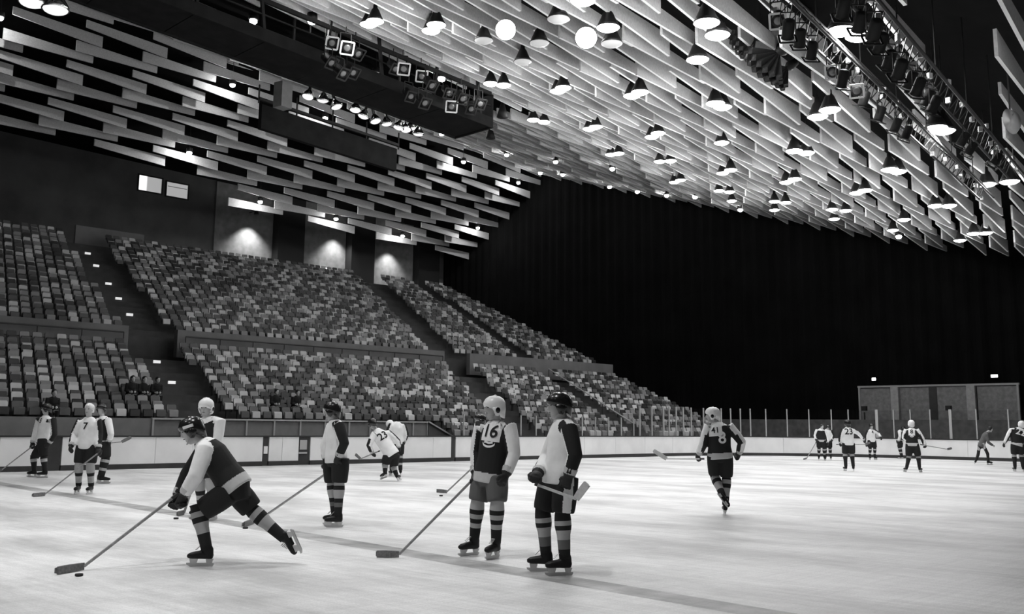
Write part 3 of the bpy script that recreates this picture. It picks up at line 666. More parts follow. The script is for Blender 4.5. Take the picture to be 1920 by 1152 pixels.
p = at_depth(1474, 60, 27.6); o = empty('loudspeaker_box', p, 'dark boxy cabinet above the horn loudspeakers', 'loudspeaker'); MB().box((0, 0, .35), (1.5, 1.0, 1.1)).build('cabinet', M_BLACK, o); MB().box((-.0, -.52, .35), (1.3, .04, .9)).build('grille', M_DARK, o); MB().bar((0, 0, .8), (0, 0, 2.4), .05).build('hanger', M_BLACK, o)
p = on_plane(1895, 228, oB+Vector((0, 0, -.9)), nB); o = empty('reflector_dish', p, 'pale oval dish lamp turned edgewise under the right baffles', 'lamp')
R = Matrix.Rotation(math.radians(70), 3, wv((0, 0, 1))); mb = MB(); mb.lathe((0, 0, 0), [(.05, .2), (.22, .12), (.31, 0), (.27, .02)], 16); mb.v = [R @ v for v in mb.v]; mb.build('dish', mat('dish_grey', .35, .5), o, True); MB().bar((0, 0, .1), (0, 0, 1.8), .03).build('hanger', M_BLACK, o)
# ------------------------------------------------------------------ people
JS = dict(white=mat('jersey_white', .82, .8, .06, 9), dark=mat('jersey_dark', .022, .75, spec=.15), band=mat('jersey_band', .55, .8, .06, 9), grey=mat('pants_grey', .12, .7, spec=.15), light=mat('sock_light', .40, .85, spec=.15),
          mid=mat('sock_mid', .14, .85, spec=.15), skin=mat('skin', .44, .6), hair=mat('hair_dark', .02, .6), blond=mat('hair_blond', .75, .6, .25, 40), hw=mat('helmet_white', .8, .3), hb=mat('helmet_black', .012, .22, spec=.6), boot=mat('skate_boot', .018, .35, spec=.15),
          blade=mat('skate_blade', .55, .3, metal=.6), tuuk=mat('skate_holder', .6, .4), eye=mat('eye_dark', .03, .3), lip=mat('lips', .16, .5), knit=mat('knit_grey', .10, .9, .3, 40), glove=mat('glove_leather', .03, .5, spec=.15), gtrim=mat('glove_trim', .5, .6), coat=mat('coat_dark', .02, .8, spec=.15))
JOB = []                                  # (target object, source builder, voxel, smoothing) fused in one go at the end
def fuse(name, mb, mats, parent, voxel, smooth=3):
    o = link(name, mb.mesh(name, mats), parent); JOB.append((o, mb, mats, voxel, smooth)); return o
def run_fuse():
    for o, mb, mats, vx, sm in JOB:
        r = o.modifiers.new('r', 'REMESH'); r.mode = 'VOXEL'; r.voxel_size = vx; r.use_smooth_shade = True
        if sm: k = o.modifiers.new('s', 'SMOOTH'); k.factor = .5; k.iterations = sm
    dg = bpy.context.evaluated_depsgraph_get()
    for o, mb, mats, vx, sm in JOB:
        me = bpy.data.meshes.new_from_object(o.evaluated_get(dg), depsgraph=dg); o.modifiers.clear()
        bv = BVHTree.FromPolygons([tuple(v) for v in mb.v], mb.f)
        me.materials.clear()
        for m in mats: me.materials.append(m)
        idx = [mb.m[bv.find_nearest(p.center)[2] or 0] for p in me.polygons] if len(mats) > 1 else [0]*len(me.polygons)
        me.polygons.foreach_set('material_index', idx); me.polygons.foreach_set('use_smooth', [True]*len(me.polygons)); o.data = me
def lerp3(a, b, t): return a + (b-a)*t
TEMPL = dict(pelvis=(0, 0, .98), chest=(0, .0, 1.36), neck=(0, .02, 1.53), head=(0, .055, 1.67), shL=(-.19, 0, 1.46), shR=(.19, 0, 1.46), elL=(-.27, -.03, 1.19), elR=(.27, -.03, 1.19), wrL=(-.25, .14, .98), wrR=(.25, .14, .98),
             hipL=(-.10, 0, .96), hipR=(.10, 0, .96), knL=(-.12, .05, .56), knR=(.12, .05, .56), anL=(-.13, -.02, .17), anR=(.13, -.02, .17), toL=(-.16, .17, .09), toR=(.16, .17, .09))
FWD, RGT = wv((0, 0, 1)), wv((1, 0, 0))
def pose(px, py, yaw, H=1.8, ov={}, loc={}, depth=None, lift=()):
    base = on_ice(px, py) if depth is None else Vector(depth); a = math.radians(yaw); fw = FWD*math.cos(a) - RGT*math.sin(a); rt = RGT*math.cos(a) + FWD*math.sin(a); k = H/1.82
    J = {}
    for n, v in TEMPL.items():
        v = loc.get(n, v); J[n] = base + rt*v[0]*k + fw*v[1]*k + Vector((0, 0, v[2]*k))
    for n, o in ov.items():
        J[n] = at_depth(o[0], o[1], depth_of(J[n]) + (o[2] if len(o) > 2 else 0))
    if depth is None:
        for s_ in 'LR':
            if s_ not in lift: J['an'+s_].z = .17; J['to'+s_].z = .085
    J['base'], J['fw'], J['rt'], J['k'] = base, fw, rt, k; return J
def person(label, J, sty, face=None, seated=False):
    """sty: jersey 'white'/'dark', helmet 'w'/'b'/None, socks list, pants key"""
    near = depth_of(J['base']) < 19; vx = .011 if near else .022; k = J['k']; fw, rt = J['fw'], J['rt']
    root = empty('person', J['base'], label, 'person', sty.get('group')); O = J['base']; P = {n: (v-O if isinstance(v, Vector) and n not in ('fw', 'rt', 'base') else v) for n, v in J.items()}
    sp = (P['neck']-P['pelvis']).normalized(); side = (P['shR']-P['shL']); side = (side - sp*(side @ sp)).normalized(); frt = sp.cross(side)*-1
    if frt @ fw < 0: frt = -frt
    hf = Vector(face).normalized() if face is not None else fw.copy()
    hu = (P['head']-P['neck']).normalized()*.35 + Vector((0, 0, 1))*.65; hu = (hu - hf*(hu @ hf)).normalized(); hr = hf.cross(hu).normalized(); h = P['head']
    # body: one continuous figure
    b = MB(); hp = lambda x, y, z: h + hr*(x*k) + hf*(y*k) + hu*(z*k)
    prof = [(-.118, .028, .03, .062), (-.105, .046, .05, .045), (-.08, .058, .068, .026), (-.04, .066, .082, .012), (.0, .071, .09, .004), (.04, .075, .096, -.004), (.075, .068, .087, -.008), (.10, .045, .06, -.01), (.115, .015, .02, -.01)]
    b.tube([hp(0, yo, z) for z, rx, ry, yo in prof], [(rx*k, ry*k) for z, rx, ry, yo in prof], 16, 0, hr)
    b.tube([hp(0, .085, .018), hp(0, .104, -.012), hp(0, .112, -.03), hp(0, .09, -.042)], [.008*k, .012*k, .016*k, .010*k], 8)          # nose
    for s_ in (-1, 1): b.ball(hp(s_*.074, -.008, -.01), (.014*k, .024*k, .032*k), 8, 0, Matrix((hr, hf, hu)).transposed())
    b.tube([hp(-.03, .082, .03), hp(.03, .082, .03)], [.012*k, .012*k], 8)                                                             # brow
    b.tube([P['pelvis']+sp*.42*k, P['neck']-sp*.05, P['neck'], hp(0, -.015, -.06)], [.085*k, .068*k, .056*k, .055*k], 12)
    b.tube([P['pelvis']-sp*.06, P['pelvis']+sp*.15*k, P['chest'], P['neck']-sp*.06*k], [(.15*k, .10*k), (.14*k, .095*k), (.17*k, .11*k), (.11*k, .08*k)], 14, 0, side)
    for s_ in 'LR':
        b.tube([P['chest'].lerp(P['sh'+s_], .6), P['sh'+s_], P['el'+s_], P['wr'+s_]], [.07*k, .062*k, .045*k, .032*k], 10)
        b.tube([P['pelvis'].lerp(P['hip'+s_], .6), P['hip'+s_], P['kn'+s_], P['kn'+s_].lerp(P['an'+s_], .35), P['an'+s_]], [.09*k, .092*k, .06*k, .058*k, .04*k], 10)
    body = fuse('body', b, [JS['skin']], root, .011 if near else .02, 1)
    for s_ in (-1, 1):
        if depth_of(J['base']) < 24: MB().ball(hp(s_*.031, .080, .008), (.014*k, .008*k, .008*k), 8, 0, Matrix((hr, hf, hu)).transposed()).build('eye', JS['eye'], body)
    if depth_of(J['base']) < 24: MB().tube([hp(-.022, .087, -.068), hp(0, .094, -.066), hp(.022, .087, -.068)], [.004, .006, .004], 6).build('mouth', JS['lip'], body)
    # hair / helmet
    if sty.get('hair'):
        m = MB(); m.tube([hp(0, -.04, -.07), hp(0, -.035, .0), hp(0, -.012, .05), hp(0, -.01, .10), hp(0, -.01, .128)], [(.085*k, .06*k), (.096*k, .08*k), (.10*k, .102*k), (.072*k, .085*k), (.02*k, .025*k)], 14, 0, hr)
        m.ball(hp(0, .05, .085), (.06*k, .04*k, .03*k), 10); fuse('hair', m, [JS[sty['hair']]], root, .013 if near else .02, 1)
    if sty.get('helmet'):
        hm = JS['hw' if sty['helmet'] == 'w' else 'hb']; hl = MB(); n = 18; rings = []
        for q, (up_, sx) in enumerate(((-.03, 1.03), (.02, 1.1), (.07, 1.06), (.11, .87), (.137, .52), (.146, .12))):
            ring = []
            for i in range(n):
                th = 2*math.pi*i/n; x, y = math.cos(th), math.sin(th)      # y forward
                dz = (.052*y + .006) if q == 0 else (.03*y if q == 1 else 0)
                if q == 0 and y < -.2: dz -= .05*(-y-.2)
                ring.append(hp(x*.105*sx, y*.124*sx-.014, up_+dz))
            rings.append(ring)
        vs = [p for r in rings for p in r]; fs = [(a*n+i, a*n+(i+1) % n, (a+1)*n+(i+1) % n, (a+1)*n+i) for a in range(5) for i in range(n)] + [tuple(range(n-1, -1, -1)), tuple(range(5*n, 6*n))]
        hl.add(vs, fs); ho = hl.build('helmet', hm, root, True)
        for s_ in (-1, 1):
            MB().tube([hp(s_*.098, -.005, .02), hp(s_*.098, -.018, -.035), hp(s_*.086, -.008, -.085)], [(.014*k, .068*k), (.014*k, .055*k), (.010*k, .02*k)], 10, 0, hr).build('ear_flap', hm, ho, True)
            if near: MB().ball(hp(s_*.110, -.012, -.022), (.010*k, .03*k, .034*k), 12, 0, Matrix((hr, hf, hu)).transposed()).build('ear_hole', JS['hb'], ho)
        if near:
            MB().tube([hp(-.078, 0, -.07), hp(-.05, .06, -.115), hp(0, .08, -.128), hp(.05, .06, -.115), hp(.078, 0, -.07)], [.005*k]*5, 6).build('chin_strap', JS['light'], ho)
            MB().tube([hp(-.05, -.02, .128), hp(0, -.02, .139), hp(.05, -.02, .128)], [(.02, .008)]*3, 6).build('vent_ridge', hm, ho)
            if sty.get('hstripe'): MB().box(hp(.0, 0, .04)+hr*(sty['hstripe']*.116*k), (.11, .02, .03), 0, Matrix((hf, hr, hu)).transposed()).build('helmet_label', JS['hw'], ho)
    # jersey: torso and sleeves in one cloth
    kind = sty['jersey']; mats = [JS['white'], JS['dark'], JS['band']] if kind in ('white', 'dark') else [JS[kind]]*3
    base_i = 0 if kind == 'white' else 1; alt = 1-base_i; j = MB()
    hem = P['pelvis'] - sp*(.08*k) + frt*.0
    bulk = sty.get('bulk', 1.0)
    tp = [hem, P['pelvis']+sp*.03*k, P['pelvis'].lerp(P['chest'], .4), P['chest'], P['chest'].lerp(P['neck'], .55), P['neck']-sp*.015*k, P['neck']+sp*.015*k]
    tr = [(.215, .165), (.212, .165), (.19, .15), (.20, .15), (.175, .125), (.10, .095), (.068, .07)]
    tm = [2 if kind == 'dark' else 0, base_i, base_i, base_i, alt if kind == 'dark' else base_i, alt if kind == 'dark' else base_i]
    j.tube(tp, [(a*k*bulk, c*k*bulk) for a, c in tr], 22, tm, side)
    for s_ in 'LR':
        S, E, W = P['sh'+s_], P['el'+s_], P['wr'+s_]; out = (side if s_ == 'R' else -side); n = 14
        pts = [P['chest'].lerp(S, .45)+sp*.05*k, S-out*.01, S.lerp(E, .5), E, E.lerp(W, .5), W-(W-E).normalized()*.02]; rr = [.10, .092, .084, .078, .070, .060]
        a0 = len(j.f); j.tube(pts, [r*k*bulk for r in rr], n, base_i, out)
        ax = [(pts[min(q+1, 5)]-pts[max(q-1, 0)]).normalized() for q in range(6)]
        wide = -.05 if kind == 'dark' else .38
        for q in range(5):
            o2 = out - ax[q]*(out @ ax[q]);
            if o2.length < .2: o2 = frt - ax[q]*(frt @ ax[q])
            o2.normalize()
            for i in range(n):
                f = j.f[a0+q*n+i]; c = sum((j.v[x] for x in f), Vector())/4 - pts[q].lerp(pts[q+1], .5)
                c = (c - ax[q]*(c @ ax[q])); 
                if q >= 0 and c.length > 1e-5 and (c.normalized() @ o2) > wide: j.m[a0+q*n+i] = alt
    jo = fuse('jersey', j, mats, root, vx, 5)
    # pants
    if sty.get('pants') != 'none':
        pk = sty.get('pants', 'dark'); pm = [JS[pk] if pk in JS else JS['dark'], JS['white']]; q = MB(); slim = sty.get('slim', 1.0)
        q.tube([P['pelvis']+sp*.05*k, P['pelvis']-sp*.03*k, (P['hipL']+P['hipR'])/2-sp*.10*k], [(.195*k*slim, .15*k*slim), (.2*k*slim, .16*k*slim), (.15*k*slim, .12*k*slim)], 18, 0, side)
        for s_ in 'LR':
            Hh, K = P['hip'+s_], P['kn'+s_]; out = side if s_ == 'R' else -side; n = 16; d = (K-Hh).normalized(); a0 = len(q.f)
            if sty.get('long'): A = P['an'+s_]; q.tube([Hh+Vector((0, 0, .02)), Hh.lerp(K, .5), K, K.lerp(A, .5), A], [.1*k*slim, .09*k*slim, .07*k, .06*k, .055*k], n, 0, out)
            else:
                q.tube([Hh-d*.02, Hh.lerp(K, .35), Hh.lerp(K, .75), K-d*.05*k], [(.125*k, .13*k), (.128*k, .132*k), (.118*k, .122*k), (.108*k, .112*k)], n, 0, out)
                if sty.get('pstripe'):
                    for t_ in range(3):
                        for i in (0, n-1): q.m[a0+t_*n+i] = 1
        fuse('hockey_pants' if not sty.get('long') else 'trousers', q, pm, root, vx, 3)
    # socks, skates
    for s_ in 'LR':
        K, A, T = P['kn'+s_], P['an'+s_], P['to'+s_]; d = (A-K).normalized()
        if not sty.get('long'):
            sc_ = sty.get('socks', ['dark', 'light', 'dark', 'light', 'dark']); names = list(dict.fromkeys(sc_)); n = len(sc_)
            shp = lambda t: .074 + (.012*math.sin(t*6) if t < .5 else 0) - .026*max(0, t-.3)
            pts = [K - d*.09*k + (A-K)*0]; rr = [.080*k]; L0 = K-d*.07*k; m = []
            for t_ in range(n):
                a, c = L0.lerp(A, t_/n+.004), L0.lerp(A, (t_+1)/n); pts += [a, c]; rr += [shp(t_/n)*k, shp((t_+1)/n)*k]
                m += [names.index(sc_[t_]), names.index(sc_[t_])]
            MB().tube(pts, rr, 14, [m[0]] + m[:-0 or None], None).build('sock', [JS[x] for x in names], root, True)
        fd = T-A; fd = fd - Vector((0, 0, 1))*(fd.z if s_ not in sty.get('lift', ()) else 0); fd.normalize()
        leg = (K-A).normalized(); fu = (leg - fd*(leg @ fd)).normalized(); fs_ = fd.cross(fu); L = .205*k; sole = -.085*k
        if s_ not in sty.get('lift', ()): sole = .075 - A.z
        bt = MB(); F = lambda x, z, y=0: A + fd*(x*k) + fu*z + fs_*y
        bt.tube([A+leg*.11*k, A+leg*.05*k, F(-.01, .0), F(-.012, sole*.6), F(-.012, sole+.012)], [(.058*k, .062*k), (.05*k, .055*k), (.046*k, .06*k), (.042*k, .06*k), (.038*k, .055*k)], 12, 0, fs_)
        bt.tube([F(-.065, sole+.03), F(-.02, sole+.04), F(.05, sole+.048), F(.11, sole+.042), F(.165, sole+.035), F(.20, sole+.03)], [(.032*k, .028), (.042*k, .04), (.044*k, .046), (.047*k, .040), (.044*k, .034), (.022*k, .018)], 12, 0, fs_)
        bo = fuse('skate', bt, [JS['boot']], root, .011 if near else .02, 2)
        for x0, x1 in ((-.07, .0), (.09, .17)): MB().add([F(x0, sole+.006, y) for y in (-.022, .022)] + [F(x1, sole+.006, y) for y in (.022, -.022)] + [F(x0+.012, sole-.042, y) for y in (-.008, .008)] + [F(x1-.006, sole-.042, y) for y in (.008, -.008)], [(0, 1, 2, 3), (7, 6, 5, 4), (0, 4, 5, 1), (1, 5, 6, 2), (2, 6, 7, 3), (3, 7, 4, 0)]).build('blade_holder', JS['tuuk'], bo)
        bz = MB(); prf = [(-.085, -.045), (-.07, -.07), (.165, -.073), (.20, -.055), (.205, -.036), (-.08, -.036)]
        bz.add([F(x, sole+z, y) for y in (-.006, .006) for x, z in prf], [(5, 4, 3, 2, 1, 0), (6, 7, 8, 9, 10, 11)] + [(i, (i+1) % 6, 6+(i+1) % 6, 6+i) for i in range(6)]); bz.build('skate_blade', JS['blade'], bo)
        if near:
            lc = MB()
            for t_ in range(5):
                c0 = F(.05+.012*t_*-1+.06, sole+.098+.012*t_); lc.bar(c0-fs_*.022, c0+fs_*.022, .007)
            lc.build('laces', JS['gtrim'], bo)
    # gloves with five fingers closed on the grip
    for s_ in 'LR':
        W, E = P['wr'+s_], P['el'+s_]; f = (W-E).normalized(); g = J.get('grip'+s_)
        gt = MB(); bare = sty.get('bare')
        if g is None: g = f.cross(side).normalized()
        g = (g - f*(g @ f)); g = g.normalized() if g.length > .1 else f.orthogonal().normalized(); pn = f.cross(g).normalized()
        if pn @ (P['pelvis']-W) < 0: pn = -pn
        z = (.72 if bare else 1.0)*k
        if not bare: gt.tube([W-f*.085*z, W-f*.02*z, W+f*.01*z], [(.076*z, .068*z), (.066*z, .058*z), (.05*z, .042*z)], 12, [1, 0], g)
        gt.tube([W-f*.01*z, W+f*.05*z, W+f*.10*z], [(.046*z, .03*z), (.056*z, .036*z), (.052*z, .028*z)], 12, 0, g)
        for q, (o_, ln) in enumerate(((-.042, .9), (-.014, 1.05), (.014, 1.0), (.042, .82))):
            r0 = W + f*.085*z + g*o_*z; gt.tube([r0, r0+f*.035*z*ln+pn*.008*z, r0+f*.048*z*ln+pn*.042*z*ln, r0+f*.012*z+pn*.062*z*ln, r0-f*.012*z+pn*.05*z*ln], [.018*z, .018*z, .017*z, .0155*z, .012*z], 8, 0)
        r0 = W + f*.035*z - g*.05*z; gt.tube([r0, r0+f*.03*z-g*.022*z+pn*.022*z, r0+f*.055*z-g*.005*z+pn*.05*z, r0+f*.06*z+g*.02*z+pn*.066*z], [.021*z, .02*z, .018*z, .013*z], 8, 0)
        fuse('hand' if bare else 'glove', gt, [JS['skin']] if bare else [JS['glove'], JS['gtrim']], root, .0085 if near else .016, 1)
    if sty.get('num'): NUMS.append((jo, sty['num'], O, P, frt, side, sp, k))
    J['root'] = root; J['P'] = P; return root
NUMS = []
def put_numbers():
    for jo, specs, O, P, frt, side, sp, k in NUMS:
        me = jo.data; bv = BVHTree.FromPolygons([tuple(v.co) for v in me.vertices], [tuple(p.vertices) for p in me.polygons])
        for txt, sgn, hgt, size, m, panel, dx in specs:
            n = (frt*sgn).normalized(); rt = sp.cross(n).normalized(); c = P['pelvis'].lerp(P['neck'], hgt)*1.0 + rt*dx*k
            def proj(pts, fs, name, m_, off):
                vs = []
                for x, y in pts:
                    q = c + rt*x + sp*y + n*.6; h_ = bv.ray_cast(q, -n, 1.2)
                    vs.append((h_[0] if h_[0] else c + rt*x + sp*y + n*.1) + n*off)
                MB().add(vs, fs).build(name, m_, jo)
            if panel:
                w_, h2 = panel; gx, gy = 8, 8; pts = [(-w_/2+w_*i/gx, -h2/2+h2*jx/gy) for jx in range(gy+1) for i in range(gx+1)]
                proj(pts, [(a*(gx+1)+b_, a*(gx+1)+b_+1, (a+1)*(gx+1)+b_+1, (a+1)*(gx+1)+b_) for a in range(gy) for b_ in range(gx)], 'number_panel', JS['white'], .006)
            if txt == '~':                                                      # light crest: a shallow curved stroke with a bar
                for name, cur in (('crest', [(math.cos(a_)*size, math.sin(a_)*size*.55) for a_ in [math.pi*(1.05+.9*t_/10) for t_ in range(11)]]), ('crest', [(-size*.7+size*1.4*t_/8, size*.05*math.sin(t_)) for t_ in range(9)])):
                    pts = []; 
                    for x, y in cur: pts += [(x, y-.012), (x, y+.012)]
                    proj(pts, [(2*i, 2*i+2, 2*i+3, 2*i+1) for i in range(len(cur)-1)], name, m, .007)
                continue
            cu_ = bpy.data.curves.new('number', 'FONT'); cu_.body = txt; cu_.size = size; cu_.align_x = 'CENTER'; cu_.align_y = 'CENTER'; cu_.offset = size*.018
            to = bpy.data.objects.new('number', cu_); C.objects.link(to); bpy.context.view_layer.update(); tm = to.to_mesh(); bm = bmesh.new(); bm.from_mesh(tm); to.to_mesh_clear()
            bmesh.ops.triangulate(bm, faces=bm.faces[:]); bmesh.ops.subdivide_edges(bm, edges=[e for e in bm.edges if e.calc_length() > .03], cuts=2, use_grid_fill=False); bmesh.ops.triangulate(bm, faces=bm.faces[:])
            pts = [(v.co.x, v.co.y) for v in bm.verts]; bm.verts.index_update(); fs = [tuple(v.index for v in f.verts) for f in bm.faces]; bm.free(); bpy.data.objects.remove(to)
            proj(pts, fs, 'number', m, .012)
M_PALE = mat('stick_pale', .62, .5, .1, 30); M_BLADE = mat('blade_worn', .16, .6, .3, 40)
def stick(p_top, p_heel, toe, label, pale=None):
    """hockey stick from butt to heel, blade to toe"""
    o = empty('hockey_stick', p_heel, label, 'hockey stick'); a, b, t = p_top-p_heel, Vector((0, 0, 0)), toe-p_heel
    MB().bar(a, b, .034, .024, up=Vector((0, 0, 1))).build('shaft', pale or M_WOOD, o)
    d = t.normalized(); u = Vector((0, 0, 1)) - d*d.z; u = u.normalized() if abs(d.z) < .9 else (a.normalized() - d*(a.normalized() @ d)).normalized(); s_ = d.cross(u); L = t.length; n = 6; vs = []
    for i in range(n+1):
        x = L*i/n; cv = .018*(i/n)**2; hh = .034+.006*math.sin(i/n*3) if i < n else .024
        c = b + d*x + s_*cv
        vs += [c - u*hh + s_*.006, c + u*hh + s_*.006, c + u*hh - s_*.006, c - u*hh - s_*.006]
    fs = [(0, 1, 2, 3), (4*n+3, 4*n+2, 4*n+1, 4*n)] + [(4*i+q, 4*i+4+q, 4*i+4+(q+1) % 4, 4*i+(q+1) % 4) for i in range(n) for q in range(4)]
    MB().add(vs, fs).build('blade', pale or M_BLADE, o); MB().bar(b + d*L*.35, b + d*L*.95, .02, .075, up=u).build('blade_tape', pale or M_BLADE, o)
    MB().bar(a, a*.93, .038, .03).build('butt_tape', M_TAPE, o); return o
ME_PUCK = MB().lathe((0, 0, 0), [(.034, 0), (.038, .004), (.038, .021), (.034, .025)], 16).mesh('puck', M_RUB)
def puck(px, py, label): tag(link('puck', ME_PUCK, None, on_ice(px, py)), label, 'puck', 'pucks on the ice')
W_, D_ = JS['white'], JS['dark']
def wp(J, n): return J['root'].location + J['P'][n]
def hand(J, s_): W, E = wp(J, 'wr'+s_), wp(J, 'el'+s_); return W + (W-E).normalized()*.085
def grip(J, s_, a, b): J['grip'+s_] = (b-a).normalized()
SD = ['dark', 'light', 'dark', 'dark', 'light', 'dark', 'dark']
# --- number sixteen, standing with his stick on the ice
J = pose(920, 1046, 128, 1.82, dict(head=(925, 766), neck=(932, 790), chest=(930, 822), pelvis=(920, 892), shL=(957, 803), elL=(963, 852), wrL=(949, 890), shR=(901, 800), elR=(894, 848), wrR=(892, 888), hipL=(932, 897), knL=(932, 950), anL=(930, 1018), toL=(914, 1034), hipR=(906, 895), knR=(895, 948), anR=(889, 1012), toR=(866, 1030)))
top, heel, toe = at_depth(894, 892, depth_of(J['wrR'])-.02), on_ice(748, 1047) + Vector((0, 0, .04)), on_ice(704, 1046) + Vector((0, 0, .04))
grip(J, 'R', top, heel)
person('hockey player in white helmet and dark jersey with white sleeves, standing, number 16', J, dict(jersey='dark', helmet='w', pants='grey', bulk=1.03, socks=['light', 'light', 'dark', 'light', 'dark', 'light', 'dark', 'dark', 'dark'],
       num=[('16', 1, .80, .20, D_, (.25, .22), .03), ('~', 1, .60, .085, W_, None, .03)]), wv((-1, 0, -.45)))
stick(top + (top-heel)*.06, heel, toe, 'hockey stick held by number 16, blade resting on the line')
# --- player in white carrying his stick across
J = pose(1040, 1077, 88, 1.83, dict(head=(1046, 762), neck=(1056, 786), chest=(1056, 820), pelvis=(1048, 893), shL=(1068, 806), elL=(1078, 855), wrL=(1066, 893), shR=(1046, 808), elR=(1024, 862), wrR=(1008, 888, -.42), hipL=(1061, 898), knL=(1055, 972), anL=(1059, 1046), toL=(1032, 1060), hipR=(1036, 896), knR=(1018, 966), anR=(1024, 1040), toR=(997, 1054)))
pa, pb_ = at_depth(1003, 908, depth_of(J['pelvis'])-.2), at_depth(1080, 936, depth_of(J['pelvis'])-.30)
grip(J, 'R', pa, pb_); grip(J, 'L', pa, pb_)
person('hockey player in black helmet and white jersey, looking left, stick held across', J, dict(jersey='white', helmet='b', pants='dark', pstripe=1, bulk=1.0, socks=['dark', 'dark', 'light', 'dark', 'light', 'light', 'mid', 'mid', 'dark', 'dark']), wv((-1, 0, -.2)))
stick(pa, pb_, at_depth(1102, 906, depth_of(pb_)-.05), 'hockey stick held across the hips of the white player beside number 16', M_PALE)
# --- skater with the puck
J = pose(384, 1060, 80, 1.84, dict(head=(358, 808), neck=(378, 830), chest=(398, 852), pelvis=(438, 908), shL=(384, 846), elL=(367, 893), wrL=(345, 928), shR=(385, 842), elR=(352, 890, -.1), wrR=(333, 932, -.2), hipL=(428, 925), knL=(373, 962), anL=(388, 1032), toL=(363, 1046), hipR=(447, 925), knR=(478, 962), anR=(533, 1010), toR=(549, 1046)), lift=('R',))
J['anR'].z = max(J['anR'].z, .2)
heel, toe = on_ice(157, 1070) + Vector((0, 0, .04)), on_ice(105, 1079) + Vector((0, 0, .04)); top = at_depth(316, 940, depth_of(J['wrR'])-.1)
grip(J, 'L', top, heel); grip(J, 'R', top, heel)
person('hockey player in black helmet and dark jersey, skating hard leftwards bent low over puck', J, dict(jersey='dark', helmet='b', pants='dark', bulk=1.06, hstripe=-1, lift=('R',), socks=['dark', 'light', 'dark', 'light', 'light', 'dark', 'dark', 'dark']), wv((-1, -.35, -.15)))
stick(top + (top-heel).normalized()*.12, heel, toe, 'hockey stick of the bent skater, blade at the puck')
puck(148, 1081, 'black puck beside the blade of the bent skater')
# --- white player seen from behind his shoulder
J = pose(623, 988, 78, 1.79, dict(head=(621, 771), neck=(628, 789), chest=(630, 812), pelvis=(630, 858), shL=(636, 800), elL=(645, 832), wrL=(634, 858), shR=(622, 800), elR=(610, 838), wrR=(611, 862), hipL=(639, 862), knL=(636, 912), anL=(634, 966), toL=(612, 978), hipR=(621, 862), knR=(623, 911), anR=(628, 962), toR=(604, 976)))
top, heel, toe = at_depth(618, 884, depth_of(J['wrR'])-.1), on_ice(492, 976) + Vector((0, 0, .04)), on_ice(456, 990) + Vector((0, 0, .04))
grip(J, 'R', top, heel); grip(J, 'L', top, heel)
person('hockey player in black helmet, white jersey with dark shoulder stripe, standing alone facing left', J, dict(jersey='white', helmet='b', pants='dark', socks=['light', 'dark', 'light', 'light', 'dark', 'mid', 'dark', 'dark'], bulk=1.0), wv((-1, 0, .15)))
stick(top + (top-heel)*.08, heel, toe, 'hockey stick of the lone white player, reaching left past the bent skater'); puck(460, 992, 'black puck at the blade of the lone white player')
# --- number eight gliding away
J = pose(1357, 966, -8, 1.8, dict(head=(1335, 779), neck=(1343, 793), chest=(1348, 813), pelvis=(1350, 853), shL=(1327, 801), elL=(1319, 833), wrL=(1310, 852), shR=(1369, 801), elR=(1391, 830), wrR=(1386, 850), hipL=(1339, 857), knL=(1341, 896), anL=(1357, 934), toL=(1371, 946), hipR=(1361, 857), knR=(1362, 900), anR=(1360, 944), toR=(1358, 956)), lift=('L',))
J['anL'] = at_depth(1356, 932, depth_of(J['anR'])-.22); J['toL'] = at_depth(1369, 950, depth_of(J['anR'])-.28)
top, heel, toe = at_depth(1304, 861, depth_of(J['wrL'])-.05), at_depth(1250, 861, depth_of(J['wrL'])+1.3), at_depth(1225, 845, depth_of(J['wrL'])+1.35); grip(J, 'L', top, heel)
person('hockey player in white helmet gliding away, dark jersey with white number 8', J, dict(jersey='dark', helmet='w', pants='dark', lift=('L',), socks=['dark', 'light', 'dark', 'light', 'light', 'dark', 'dark'], bulk=1.03, num=[('41', -1, .76, .14, D_, (.23, .2), -.04), ('8', -1, .50, .28, W_, None, .06)]), wv((-1, 0, .25)))
stick(top + (top-heel)*.25, heel, toe, 'hockey stick carried level by number 8, blade pointing left', M_PALE)
# --- white-helmeted player behind the bent skater
J = pose(386, 975, 150, 1.87, dict(head=(386, 765), neck=(388, 783), wrL=(428, 868), elL=(405, 842), wrR=(372, 868), elR=(370, 835)))
top, heel, toe = at_depth(372, 880, depth_of(J['wrR'])), on_ice(345, 966) + Vector((0, 0, .04)), on_ice(333, 969) + Vector((0, 0, .04)); grip(J, 'R', top, heel)
person('hockey player in white helmet and dark jersey standing behind the bent skater', J, dict(jersey='dark', helmet='w', pants='dark', socks=['light', 'light', 'light', 'dark', 'light', 'dark', 'dark']), wv((-.1, -.1, -1)))
stick(top + (top-heel)*.1, heel, toe, 'hockey stick of the white-helmeted player behind the bent skater'); puck(330, 974, 'black puck near the knee of the bent skater')
